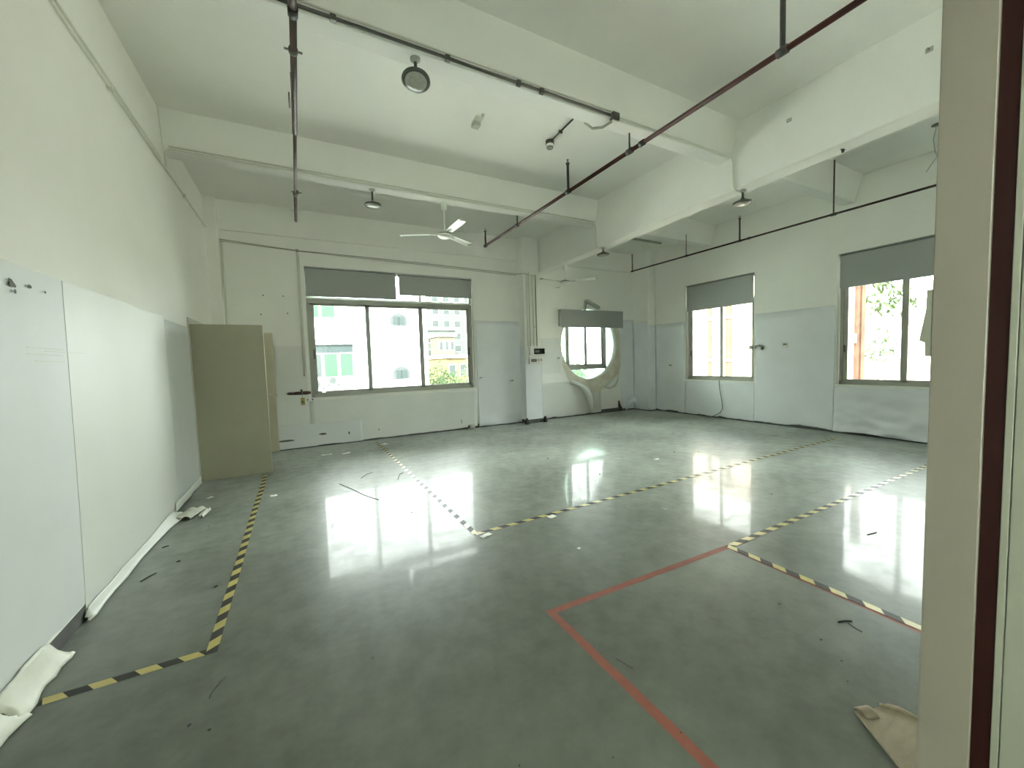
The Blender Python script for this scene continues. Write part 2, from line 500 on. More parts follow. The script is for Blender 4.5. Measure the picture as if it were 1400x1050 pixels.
# ------------------------------------------------------------------ wall films (coverings)
def film(parent, name, m, plane, u0, u1, z0, z1, off=0.006, tear=0.0, wr=0.0, seed=0.0, nu=40, nv=24, label=None, topwave=0.0, wzone=(0, 1), slant=0.0):
    """plane: ('x', X, nx) or ('y', Y, ny); u runs along the wall"""
    ax, P, nrm = plane
    def fn(a, b):
        u = u0 + (u1 - u0) * a + slant * (1 - b) * (1 - a)
        zb = z0 + tear * max(0.0, nz(u * 3.1, seed, 1.7) + 0.25 * nz(u * 11, seed, 5.1) + 0.2)
        zt = z1 + topwave * nz(u * 2.3, seed, 9.0)
        z = zb + (zt - zb) * (b ** 1.5)
        low = max(0.0, 1 - z / 0.9)
        w = off
        if wr:
            k = min(1, max(0, (a - wzone[0]) / 0.12)) * min(1, max(0, (wzone[1] - a) / 0.12 + 0.0)) if wzone != (0, 1) else 1
            s = nz(u * 2.0 + z * 3.2, z * 5.5 - u * 1.6, seed) + 0.5 * nz(u * 5, z * 9, seed + 3)
            w += wr * (0.15 + low ** 1.5) * k * (0.6 + s)
        w = max(0.0025, w)
        d = P + nrm * w
        return (d, u, z) if ax == 'x' else (u, d, z)
    o = MB().grid(fn, nu, nv, smooth=bool(wr)).build(name, m, parent, solid=0.002)
    if label: o['label'] = label
    return o


L_ = ('x', XL, 1); B_ = ('y', YB, -1); R_ = ('x', XR, -1)
film(wall_left, 'wall_film', 'film_grey', L_, YF, 3.42, 0.10, 2.06, 0.0025, 0.03, 0.0, 1, label='blue-grey wall film')
film(wall_left, 'wall_film', 'film_white', L_, 3.385, 5.37, 0.02, 2.06, 0.0046, 0.02, 0.0, 2, slant=-0.11, label='bright white film sheet')
film(wall_left, 'wall_film', 'film_grey', L_, 5.36, 6.40, 0.10, 2.04, 0.004, 0.0, 0.002, 3, label='blue-grey wall film')
film(wall_back, 'wall_film', 'film_pale', B_, -1.06, 0.10, 0.40, 1.87, 0.005, 0.02, 0, 4)
film(wall_back, 'wall_film', 'film_mid', B_, -1.06, 1.0, 0.02, 0.44, 0.009, 0.02, 0.003, 5)
film(wall_back, 'wall_film', 'film_pale', B_, 0.10, 3.44, 0.03, 0.86, 0.005, 0.02, 0.003, 6)
film(wall_back, 'wall_film', 'film_blue', B_, 3.46, 4.60, 0.02, 2.39, 0.008, 0.02, 0.022, 7, label='blue-grey film wrinkled at the bottom')
film(wall_back, 'wall_film', 'film_blue', ('x', 4.58, -1), 7.85, 8.09, 0.09, 1.78, 0.004, 0, 0, 8, nu=4)
film(wall_back, 'wall_film', 'film_blue', ('y', 7.86, -1), 4.576, 5.024, 0.10, 1.43, 0.004, 0, 0, 9, nu=6)
film(wall_back, 'wall_film', 'film_blue', ('x', 5.02, 1), 7.85, 8.09, 0.09, 1.78, 0.004, 0, 0, 10, nu=4)
film(wall_back, 'wall_film', 'film_pale', B_, 5.03, 5.74, 1.13, 2.0, 0.004, 0, 0, 11, nu=8)
film(wall_back, 'wall_film', 'film_white', B_, 5.03, 7.02, 0.03, 0.90, 0.008, 0.03, 0.006, 12)
film(wall_back, 'wall_film', 'film_blue', B_, 7.74, 8.235, 0.04, 2.50, 0.006, 0.03, 0.02, 13, nu=12)
film(wall_back, 'wall_film', 'film_blue', ('x', 8.24, -1), 7.55, 8.09, 0.03, 2.42, 0.006, 0, 0.004, 14, nu=10)
film(wall_back, 'wall_film', 'film_blue', ('y', 7.55, -1), 8.236, 8.495, 0.03, 2.32, 0.006, 0, 0.004, 15, nu=6)
# film on the right wall cut around the windows
film(wall_right, 'wall_film', 'film_blue', R_, 6.63, 7.545, 0.03, 2.32, 0.006, 0.05, 0.008, 16, nu=20)
film(wall_right, 'wall_film', 'film_blue', R_, 4.905, 6.63, 0.03, 0.85, 0.006, 0.045, 0.010, 17, nu=50)
film(wall_right, 'wall_film', 'film_blue', R_, 3.485, 4.905, 0.03, 2.30, 0.006, 0.045, 0.010, 18, nu=50)
film(wall_right, 'wall_film', 'film_blue', R_, 0.3, 3.485, 0.03, 0.85, 0.008, 0.03, 0.060, 19, nu=90, nv=36, label='blue-grey film sagging in folds under the window')
film(wall_right, 'wall_film', 'film_blue', R_, 0.3, 1.78, 0.85, 2.30, 0.006, 0, 0, 20, nu=12)
# stained bare plaster round the round window
mb = MB()
pts = [(5.98, 1.06), (5.80, 1.30), (5.755, 1.1), (5.9, 0.9), (6.2, 0.87), (6.45, 0.60), (6.6, 0.15), (7.02, 0.12), (7.7, 0.12), (7.72, 2.26), (7.60, 2.26), (7.60, 1.7), (7.45, 1.3), (7.2, 1.05), (6.9, 0.93), (6.5, 0.92)]
# build as a thin skin following the opening
arc = []
for i in range(0, 41):
    an = math.radians(205 + (385 - 205) * i / 40)
    rr = RR + 0.0
    outr = 0.03 + 0.10 * min(1, i / 16) + 0.22 * max(0, math.sin(math.radians(205 + 180 * i / 40) - math.pi - 0.35)) + 0.06 * nz(i * 0.4, 2, 3)
    arc.append(((RCX + rr * math.cos(an), RCZ + rr * math.sin(an)), (min(7.73, RCX + (rr + outr) * math.cos(an)), RCZ + (rr + outr) * math.sin(an))))
for (p, q) in arc:
    mb.v += [(p[0], YB - 0.0105, p[1]), (q[0], YB - 0.0105, q[1])]
for i in range(40): mb.face([2 * i, 2 * i + 1, 2 * i + 3, 2 * i + 2])
mb.build('bare_plaster', 'stained_plaster', wall_back, solid=0.002)['label'] = 'cream stained plaster below the round window'


# peeled flaps under the round window
def ribbon(name, m, parent, path, widths, side, solid=0.003, label=None):
    mb = MB(); k = len(path)
    for p, w, s in zip(path, widths, side):
        p = Vector(p); s = Vector(s).normalized() * w * 0.5
        mid = p + Vector((0, -0.03, 0))
        mb.v += [tuple(p - s), tuple(mid), tuple(p + s)]
    for i in range(k - 1):
        for j in range(2):
            mb.face([3 * i + j, 3 * i + j + 1, 3 * i + j + 4, 3 * i + j + 3], 0, True)
    o = mb.build(name, m, parent, solid=solid)
    if label: o['label'] = label
    return o


ribbon('peeled_flap', 'film_white', wall_back, [(5.98, 8.03, 0.90), (6.12, 8.02, 0.86), (6.32, 7.98, 0.76), (6.48, 7.97, 0.62), (6.58, 7.98, 0.42), (6.62, 8.0, 0.22), (6.62, 8.03, 0.08)],
       [0.10, 0.12, 0.16, 0.20, 0.22, 0.16, 0.06], [(0.2, 0, 1), (0.3, 0, 1), (0.6, 0, 1), (0.9, 0, 0.7), (1, 0, 0.25), (1, 0, 0), (1, 0, 0)], label='curled torn film hanging down')
ribbon('peeled_flap', 'film_white', wall_back, [(7.62, 8.05, 1.05), (7.50, 8.0, 0.92), (7.36, 7.96, 0.80), (7.22, 7.99, 0.72), (7.10, 8.04, 0.70)],
       [0.05, 0.16, 0.24, 0.16, 0.03], [(1, 0, -0.8), (1, 0, -0.9), (0.8, 0, -1), (0.5, 0, -1), (0.2, 0, -1)], label='white torn flap of film')
ribbon('peeled_flap', 'film_blue', wall_back, [(7.85, 8.0, 0.05), (7.92, 7.94, 0.22), (8.05, 7.92, 0.30), (8.18, 7.96, 0.24), (8.22, 8.0, 0.12)],
       [0.1, 0.16, 0.2, 0.18, 0.1], [(1, 0, 0.4), (1, 0, -0.6), (0.3, 0, -1), (-.4, 0, -1), (-1, 0, -1)], label='bulging blue-grey film by the corner')
ribbon('peeled_flap', 'rust', wall_back, [(7.60, 8.04, 0.30), (7.61, 8.02, 0.16), (7.66, 7.99, 0.04)], [0.03, 0.10, 0.12], [(1, 0, 0), (1, 0, 0.2), (1, 0, 0.4)], label='dark torn scrap at the skirting')


# film peeling on to the floor along the left wall
def floor_flap(name, m, prof, label, seed):
    """prof: list of (y, x_out, z_wall): sheet from the wall at z_wall down to the floor at x_out"""
    mb = MB(); nv = 8
    for (y, xo, zw) in prof:
        for j in range(nv + 1):
            t = j / nv
            x = XL + 0.014 + (xo - XL - 0.014) * t ** 1.1
            z = 0.006 + zw * (1 - t) ** 1.25 + 0.012 * t * abs(nz(y * 9, t * 4, seed)) * 2
            mb.v.append((x, y + 0.02 * nz(y * 7, t * 3, seed), z))
    for i in range(len(prof) - 1):
        for j in range(nv):
            k = i * (nv + 1) + j
            mb.face([k, k + 1, k + nv + 2, k + nv + 1], 0, True)
    o = mb.build(name, m, wall_left, solid=0.002)
    o['label'] = label


floor_flap('peeled_film', 'film_back', [(2.90, -1.150, 0.05), (2.86, -1.145, 0.11), (2.80, -1.160, 0.13), (2.72, -1.150, 0.13), (2.66, -1.165, 0.13), (2.60, -1.155, 0.12), (2.54, -1.140, 0.12), (2.47, -1.140, 0.12), (2.44, -1.15, 0.10)], 'cream film peeled off and folded down', 1)
floor_flap('peeled_film', 'film_back', [(2.47, -1.125, 0.03), (2.43, -1.135, 0.10), (2.36, -1.150, 0.13), (2.25, -1.15, 0.13), (2.1, -1.15, 0.13), (1.95, -1.16, 0.12)], 'cream film peeled off and folded down', 2)
floor_flap('peeled_film', 'film_white', [(3.24, -1.205, 0.03), (3.30, -1.195, 0.07), (3.42, -1.20, 0.07), (3.6, -1.205, 0.06), (3.8, -1.195, 0.07), (4.1, -1.205, 0.06), (4.4, -1.19, 0.06), (4.75, -1.175, 0.07), (4.95, -1.14, 0.07), (5.10, -1.12, 0.06), (5.2, -1.15, 0.02)], 'white film curling out at the floor', 3)
film(wall_left, 'skirting_film', 'white_base', L_, 5.2, 6.37, 0.015, 0.115, 0.014, 0.02, 0.004, 31, nu=30, nv=3, label='white skirting strip by the door')

# chipped paint marks on the left wall, scuffs
def chip(parent, pts, plane):
    ax, P, nr = plane
    v = [((P + nr * 0.0125, u, z) if ax == 'x' else (u, P + nr * 0.0125, z)) for (u, z) in pts]
    mb = MB(); mb.v = v; mb.face(list(range(len(v))))
    mb.build('paint_chip', 'chip', parent, solid=0.001)


def blob(u, z, ru, rz, n=8, seed=0):
    return [(u + ru * math.cos(2 * math.pi * i / n) * (1 + 0.35 * nz(i * 1.3, seed, 0)), z + rz * math.sin(2 * math.pi * i / n) * (1 + 0.35 * nz(i * 1.7, seed, 3))) for i in range(n)]


LC = ('x', XL, 1)
chip(wall_left, [(2.862, 1.975), (2.885, 1.972), (2.918, 1.945), (2.912, 1.935), (2.870, 1.935)], LC)
chip(wall_left, blob(2.905, 1.917, 0.010, 0.012, seed=1), LC)
chip(wall_left, blob(3.032, 1.962, 0.018, 0.010, seed=2), LC)
chip(wall_left, blob(3.172, 1.955, 0.010, 0.008, seed=3), LC)
for (u0, u1, z, w) in ((2.94, 3.3, 1.640, .003), (2.94, 3.28, 1.605, .0035), (3.1, 3.55, 1.625, .0025), (3.0, 3.3, 1.57, .0025)):
    MB().box(XL + .016, XL + .0175, u0, u1, z, z + w).build('scratch', 'film_back', wall_left)
for (u, z) in ((-0.55, 2.42), (-0.2, 2.75), (-0.15, 2.45), (-0.5, 2.75)):
    chip(wall_back, blob(u, z, 0.012, 0.012, 6, u), B_)
for (u, z, w, h) in ((-0.3, 0.17, 0.20, 0.018), (0.3, 0.23, 0.09, 0.02), (0.75, 0.2, 0.02, 0.03), (1.3, 0.2, 0.015, 0.02), (3.05, 0.18, 0.012, 0.05)):
    chip(wall_back, blob(u, z, w * 0.7, h, 10, u + z), ('y', YB - 0.006, -1))
for (u, z) in ((3.2, 3.9), (2.3, 4.18)):
    pass

# ------------------------------------------------------------------ windows
def window_back():
    w = empty('window_1', ((WX0 + WX1) / 2, YB, WZ0))
    tag(w, 'wide three-pane sliding window in a grey aluminium frame', 'window', kind='structure')
    ox, oy, oz = w.location
    def p(name, m, x0, x1, y0, y1, z0, z1, parent=w, bevel=0.003):
        return part(name, m, parent, x0 - ox, x1 - ox, y0 - oy, y1 - oy, z0 - oz, z1 - oz, bevel)
    ya, yb = YB + 0.09, YB + 0.16
    p('frame_rail', 'alu', WX0 + .02, WX1 - .02, ya, yb, WZ0 + .015, WZ0 + 0.075)
    p('frame_rail', 'white_trim', WX0 + .02, WX1 - .02, ya, yb, WZ1 - 0.05, WZ1)
    p('frame_stile', 'alu', WX0 + .012, WX0 + 0.072, ya, yb, WZ0, WZ1)
    p('frame_stile', 'alu', WX1 - 0.072, WX1 - .012, ya, yb, WZ0, WZ1)
    p('transom', 'alu', WX0 + .02, WX1 - .02, ya - .01, yb, 2.665, 2.735)
    p('transom_cap', 'white_trim', WX0 + .02, WX1 - .02, ya - .03, yb, 2.735, 2.775)
    p('sill', 'white_trim', WX0, WX1, YB - 0.012, YB + T, WZ0 - .02, WZ0 + .012)
    p('reveal', 'white_trim', WX0 - .002, WX0 + .01, YB - .004, YB + .09, WZ0, WZ1)
    p('reveal', 'white_trim', WX1 - .01, WX1 + .002, YB - .004, YB + .09, WZ0, WZ1)
    xs = [WX0 + 0.072, 1.215, 2.275, WX1 - 0.072]
    for i in range(3):
        x0, x1 = xs[i], xs[i + 1]
        if i: x0 -= 0.02
        if i < 2: x1 += 0.02
        s = empty('sash', (0, 0, 0)); s.parent = w
        yy = ya + (0.012 if i != 1 else 0.034)
        for (aa, bb) in ((x0, x0 + 0.062), (x1 - 0.062, x1)):
            p('stile', 'alu', aa, bb, yy, yy + 0.022, WZ0 + 0.075, 2.665, s)
        p('rail', 'alu', x0, x1, yy, yy + 0.022, WZ0 + 0.075, WZ0 + 0.125, s)
        p('rail', 'alu', x0, x1, yy, yy + 0.022, 2.62, 2.665, s)
        p('pane', 'glass', x0 + 0.055, x1 - 0.055, yy + 0.008, yy + 0.013, WZ0 + 0.12, 2.625, s, 0)
    for (zl, xx) in ((1.72, WX0 + .10), (1.72, WX1 - .10)):
        p('latch', 'blind_dark', xx - .012, xx + .012, ya - .004, ya + .012, zl - .09, zl + .09)
    for i in range(2):
        x0, x1 = (WX0 + .072, 2.25) if i == 0 else (2.30, WX1 - .072)
        p('pane', 'glass', x0, x1, ya + .03, ya + .035, 2.775, WZ1 - .05, w, 0)
    p('mullion', 'alu', 2.25, 2.30, ya, yb, 2.775, WZ1 - .05)


window_back()


def window_side(name, y0, y1, lab):
    w = empty(name, (XR, (y0 + y1) / 2, RZ[0]))
    tag(w, lab, 'window', kind='structure')
    ox, oy, oz = w.location
    z0, z1 = RZ
    def p(nm, m, xa, xb, ya, yb, za, zb, parent=w, bevel=0.003):
        return part(nm, m, parent, xa - ox, xb - ox, ya - oy, yb - oy, za - oz, zb - oz, bevel)
    xa, xb = XR + 0.09, XR + 0.16
    p('frame_rail', 'alu', xa, xb, y0 + .012, y1 - .012, z0 + .012, z0 + .07)
    p('frame_rail', 'alu', xa, xb, y0 + .012, y1 - .012, z1 - .06, z1)
    p('frame_stile', 'alu', xa, xb, y0 + .012, y0 + .07, z0, z1)
    p('frame_stile', 'alu', xa, xb, y1 - .07, y1 - .012, z0, z1)
    p('sill', 'white_trim', XR - 0.012, XR + T, y0, y1, z0 - .02, z0 + .012)
    p('reveal', 'white_trim', XR - .004, XR + .09, y0 - .002, y0 + .01, z0, z1)
    p('reveal', 'white_trim', XR - .004, XR + .09, y1 - .01, y1 + .002, z0, z1)
    p('transom', 'alu', xa, xb, y0 + .07, y1 - .07, 2.63, 2.69)
    ym = (y0 + y1) / 2 - 0.03
    for i, (a, b) in enumerate(((y0 + .07, ym + .045), (ym - .045, y1 - .07))):
        s = empty('sash', (0, 0, 0)); s.parent = w
        xx = xa + (0.012 if i else 0.034)
        for (aa, bb) in ((a, a + .06), (b - .06, b)):
            p('stile', 'alu', xx, xx + .022, aa, bb, z0 + .07, 2.63, s)
        p('rail', 'alu', xx, xx + .022, a, b, z0 + .07, z0 + .11, s)
        p('rail', 'alu', xx, xx + .022, a, b, 2.59, 2.63, s)
        p('pane', 'glass', xx + .008, xx + .013, a + .04, b - .04, z0 + .105, 2.595, s, 0)
    p('pane', 'glass', xa + .03, xa + .035, y0 + .07, y1 - .07, 2.69, z1 - .06, w, 0)
    p('latch', 'blind_dark', xa - .004, xa + .012, y1 - .10, y1 - .076, 1.45, 1.58)


window_side('window_2', R1[0], R1[1], 'tall sliding window beside the far corner, rust pipes outside')
window_side('window_3', R2[0], R2[1], 'tall sliding window half hidden by the beige door frame')


def window_round():
    w = empty('window_4', (RCX, YB, RCZ))
    tag(w, 'round window with a small rectangular slider inside', 'window', kind='structure')
    ya = YB + 0.10
    def p(nm, m, x0, x1, y0, y1, z0, z1, parent=w, bevel=0.003):
        return part(nm, m, parent, x0 - RCX, x1 - RCX, y0 - YB, y1 - YB, z0 - RCZ, z1 - RCZ, bevel)
    # thin ring lining
    mb = MB(); n = 64
    for i in range(n):
        an = 2 * math.pi * i / n
        for (rr, yy) in ((RR + .004, -0.006), (RR - .022, -0.006), (RR - .022, 0.24), (RR + .004, 0.24)):
            mb.v.append((rr * math.cos(an), yy, rr * math.sin(an)))
    for i in range(n):
        j = (i + 1) % n
        for k in range(4):
            l = (k + 1) % 4
            mb.face([4 * i + k, 4 * i + l, 4 * j + l, 4 * j + k], 0, True)
    mb.build('ring_lining', 'white_trim', w)
    x0, x1, zb, zt = 5.99, 7.33, 1.19, 2.48
    p('frame_rail', 'alu', x0, x1, ya, ya + .07, zb, zb + .10)
    p('frame_rail', 'alu', x0, x1, ya, ya + .07, zt - .06, zt)
    p('frame_stile', 'alu', x0, x0 + .07, ya, ya + .07, zb, zt)
    p('frame_stile', 'alu', x1 - .10, x1, ya, ya + .07, zb, zt)
    for i, (a, b) in enumerate(((x0 + .07, 6.67), (6.62, x1 - .10))):
        s = empty('sash'); s.parent = w
        yy = ya + (.012 if i else .034)
        for (aa, bb) in ((a, a + .06), (b - .06, b)): p('stile', 'alu', aa, bb, yy, yy + .022, zb + .10, zt - .06, s)
        p('rail', 'alu', a, b, yy, yy + .022, zb + .10, zb + .14, s)
        p('pane', 'glass', a + .04, b - .04, yy + .008, yy + .013, zb + .13, zt - .06, s, 0)
    # fixed glass segments around the slider
    for side in ('left', 'right', 'bottom', 'top'):
        mb = MB(); R0 = RR - .02
        if side in ('left', 'right'):
            c = (x0 - RCX) if side == 'left' else (x1 - RCX)
            za, zz = zb - RCZ, zt - RCZ
            pts = [(c, zz), (c, za)]
            n = 24
            arcp = []
            for i in range(n + 1):
                z = za + (zz - za) * i / n
                arcp.append(((-1 if side == 'left' else 1) * math.sqrt(max(0, R0 * R0 - z * z)), z))
            pts = [(c, zz), (c, za)] + arcp
        else:
            zc = (zb - RCZ) if side == 'bottom' else (zt - RCZ)
            xm = math.sqrt(R0 * R0 - zc * zc)
            n = 30
            pts = []
            for i in range(n + 1):
                x = -xm + 2 * xm * i / n
                pts.append((x, (-1 if side == 'bottom' else 1) * math.sqrt(max(0, R0 * R0 - x * x))))
        mb.prism(pts, 1, 0.13, 0.135)
        mb.build('fixed_pane', 'glass_green', w)


window_round()


# ------------------------------------------------------------------ roller blinds
def blind(axis, plane, a0, a1, ztop, zbot, label, proud=0.0):
    """axis 'y': blind lies in the back wall; 'x': right wall"""
    if axis == 'y': o = empty('roller_blind', ((a0 + a1) / 2, plane, zbot))
    else: o = empty('roller_blind', (plane, (a0 + a1) / 2, zbot))
    tag(o, label, 'blind', 'grey roller blinds')
    h = ztop - zbot; w = (a1 - a0) / 2
    def B(nm, m, u0, u1, d0, d1, z0, z1, bv=0.002):
        if axis == 'y': return part(nm, m, o, u0, u1, d0, d1, z0, z1, bv)
        return part(nm, m, o, d0, d1, u0, u1, z0, z1, bv)
    B('fabric', 'blind', -w, w, -0.0015, 0.0015, 0.012, h - 0.02, 0)
    B('bottom_bar', 'blind', -w, w, -0.006, 0.006, 0, 0.018)
    B('cassette', 'blind_dark', -w - .005, w + .005, 0.004, 0.05, h - 0.045, h)
    mb = MB()
    if axis == 'y': mb.tube([(-w, 0.02, h - 0.028), (w, 0.02, h - 0.028)], 0.02, 12)
    else: mb.tube([(0.02, -w, h - 0.028), (0.02, w, h - 0.028)], 0.02, 12)
    mb.build('roller_tube', 'blind', o)
    return o


blind('y', YB + 0.02, 0.165, 1.775, 3.295, 2.775, 'grey roller blind over the green-building side of the wide window')
blind('y', YB + 0.02, 1.835, 3.405, 3.285, 2.875, 'shorter grey roller blind nearest the pilaster on the wide window')
blind('x', XR + 0.02, 4.955, 6.585, 3.165, 2.55, 'grey roller blind on the window with rust pipes behind')
blind('x', XR + 0.02, 1.82, 3.445, 3.165, 2.585, 'grey roller blind on the window cut off by the door frame')
bo = empty('roller_blind', (6.73, YB - 0.10, 2.275))
tag(bo, 'grey blind box mounted over the round window', 'blind', 'grey roller blinds')
part('fabric', 'blind', bo, -1.02, 1.03, -.002, .002, 0, .435, 0)
part('bottom_bar', 'blind', bo, -1.02, 1.03, -.006, .006, -.01, .012, 0.002)
part('cassette', 'blind_dark', bo, -1.03, 1.04, .004, .09, .36, .432, 0.003)
part('end_cap', 'plastic_grey', bo, -1.035, -1.03, -.004, .095, .02, .434, 0.001)

# ------------------------------------------------------------------ doors on the left wall
def door_leaf(name, y, lab, x1, m='door_beige'):
    d = empty(name, (XL, y, 0.0))
    tag(d, lab, 'door', kind='structure')
    w = x1 - XL
    lf = part('leaf', m, d, 0.015, w, -0.02, 0.02, 0.03, 2.085, 0.003)
    part('leaf_edge', 'door_edge', d, w - .002, w + .0015, -0.019, 0.019, 0.03, 2.085)
    for zz in (0.28, 1.15, 1.80):
        hi = MB().tube([(0.006, -0.026, zz - .06), (0.006, -0.026, zz + .06)], 0.008, 10)
        hi.box(-0.004, 0.03, -0.0225, -0.0205, zz - .05, zz + .05)
        hi.build('hinge', 'steel', d)
    return d, w


d1, w1 = door_leaf('door_1', 6.43, 'olive-beige door leaf standing open in front of its twin', -0.43)
d2, w2 = door_leaf('door_2', 7.935, 'second beige door leaf with lever handle, mostly hidden behind the first', -0.405, 'door_beige_lit')
rose = part('lock_plate', 'steel', d2, w2 - .10, w2 - .05, -0.024, -0.02, 0.94, 1.14, 0.002)
MB().tube([(w2 - .075, -0.024, 1.03), (w2 - .075, -0.065, 1.03), (w2 - .19, -0.068, 1.03)], 0.009, 10).build('lever_handle', 'steel', d2)
MB().lathe([(0.001, 0), (.02, 0), (.02, .008), (.001, .01)]).build('lock_cylinder', 'brass', d2)
o = d2.children[-1]; o.rotation_euler = (math.pi / 2, 0, 0); o.location = (w2 - .05, -0.021, 1.105)
MB().tube([(w2 - .06, -.005, 1.02), (w2 + .02, -.005, 1.02)], 0.008, 8).build('latch_bolt', 'steel', d2)
fr = empty('trim_1', (XL, 7.18, 0)); tag(fr, 'pale steel frame around the double doorway', 'door frame', kind='structure')
part('frame_post', 'door_frame', fr, -T - .01, 0.014, -0.80, -0.73, 0, 2.13, 0.004)
part('frame_post', 'door_frame', fr, -T - .01, 0.014, 0.74, 0.80, 0, 2.13, 0.004)
part('frame_head', 'door_frame', fr, -T - .01, 0.014, -0.80, 0.80, 2.10, 2.17, 0.004)

# ================================================================== FLOOR TAPES
TAPE_Z = [0.0010]


def hazard(p0, p1, width, name_label, period=0.17, phase=0.0, sag=0.0):
    p0 = Vector((p0[0], p0[1], 0)); p1 = Vector((p1[0], p1[1], 0))
    d = (p1 - p0); L = d.length; d.normalize(); s = Vector((-d.y, d.x, 0))
    mb = MB(); z = 0.0
    half = period / 2; k = -2; hw = width / 2; sk = -width * 0.75
    def clampu(u): return max(0, min(L, u))
    u = -period + phase
    i = 0
    while u < L + period:
        for c in range(2):
            a0 = u + c * half; a1 = a0 + half
            q = [(clampu(a0 - sk / 2), -hw), (clampu(a1 - sk / 2), -hw), (clampu(a1 + sk / 2), hw), (clampu(a0 + sk / 2), hw)]
            if (q[1][0] - q[0][0]) + (q[2][0] - q[3][0]) > 1e-4:
                b = len(mb.v)
                for (uu, ww) in q:
                    wob = 0.006 * nz(uu * 1.3, p0.x, p0.y)
                    w3 = d * uu + s * (ww + wob)
                    mb.v.append((w3.x, w3.y, z))
                mb.face([b, b + 1, b + 2, b + 3], c)
        u += period
    t = mb.build('hazard_tape', ['tape_yellow', 'tape_black'])
    TAPE_Z[0] += 0.0003
    t.location = (p0.x, p0.y, TAPE_Z[0])
    tag(t, name_label, 'floor tape', 'black and yellow floor tapes')
    return t


hazard((-1.14, 2.548), (-0.485, 2.545), 0.052, 'short hazard tape running from the left wall film to a corner')
hazard((-0.50, 2.52), (-0.515, 6.41), 0.052, 'long hazard tape running along the left wall to the open door', phase=0.05)
hazard((1.20, 7.93), (1.255, 3.10), 0.05, 'hazard tape running from under the wide window to a floor corner')
hazard((1.24, 3.095), (8.0, 3.225), 0.048, 'hazard tape crossing the room toward the right wall between windows')
hazard((2.87, 1.835), (8.35, 1.84), 0.05, 'hazard tape from the red corner to the right wall', phase=0.02)
t = hazard((2.85, 1.85), (2.835, 0.26), 0.05, 'twisted hazard tape lying over the red tape')


RED_Z = [0.0002]


def red_tape(p0, p1, w, lab):
    p0 = Vector((p0[0], p0[1], 0)); p1 = Vector((p1[0], p1[1], 0)); d = (p1 - p0); L = d.length; d.normalize(); s = Vector((-d.y, d.x, 0))
    mb = MB(); n = 30
    for i in range(n + 1):
        c = d * (L * i / n) + s * (0.004 * nz(i * 0.3, p0.x, 1))
        for sg in (-1, 1):
            q = c + s * (w / 2 * sg); mb.v.append((q.x, q.y, 0.0008))
    for i in range(n): mb.face([2 * i, 2 * i + 1, 2 * i + 3, 2 * i + 2])
    o = mb.build('red_tape', 'tape_red'); RED_Z[0] -= 0.0002; o.location = (p0.x, p0.y, RED_Z[0])
    tag(o, lab, 'floor tape', 'red floor tapes')


red_tape((1.20, 1.885), (2.86, 1.835), 0.05, 'red floor tape forming the far side of the marked bay')
red_tape((1.225, 1.90), (1.235, 0.27), 0.05, 'red floor tape running toward the viewer at the bottom')
red_tape((2.845, 1.83), (2.80, 0.27), 0.055, 'red floor tape under the twisted hazard tape')

# ================================================================== CEILING THINGS
def bay_lamp(x, y, ztop, drop, lab, tilt=(0, 0, 0)):
    o = empty('bay_lamp', (x, y, ztop)); tag(o, lab, 'lamp', 'round industrial ceiling lamps')
    st = MB(); st.tube([(0, 0, 0.0), (0, 0, -drop)], 0.013, 12)
    st.build('stem', 'steel_dark', o)
    MB().lathe([(0.001, 0), (.042, 0), (.042, -.012), (.015, -.028), (.001, -.028)]).build('ceiling_rose', 'plastic_grey', o)
    h = MB().lathe([(.016, 0.0), (.022, -.012), (.05, -.032), (.095, -.050), (.128, -.062), (.130, -.072), (.118, -.076), (.001, -.070)], seg=32).build('housing', 'lamp_metal', o)
    h.location = (0, 0, -drop + 0.01); h.rotation_euler = tilt; h.scale = (0.89, 0.89, 1.0)
    MB().lathe([(.104, -.074), (.120, -.072), (.122, -.080), (.106, -.082)], seg=32).build('rim', 'lamp_metal', h)
    MB().lathe([(.105, -.073), (.100, -.084), (.075, -.094), (.035, -.099), (.001, -.100)], seg=32).build('lens', 'lamp_lens', h)
    return o


bay_lamp(0.975, 3.33, 4.0, 0.125, 'largest round lamp, hanging from the closest ceiling beam', (-0.22, 0.1, 0))
bay_lamp(1.045, 6.02, 4.0, 0.16, 'round lamp hanging left of the ceiling fan', (-0.05, 0, 0))
bay_lamp(5.175, 3.16, zsof(3.16), 0.10, 'round lamp under the main beam above the second red pipe', (0, 0, 0))
bay_lamp(5.13, 5.78, zsof(5.78), 0.07, 'small round lamp under the main beam past the white conduit bend', (0, 0, 0))


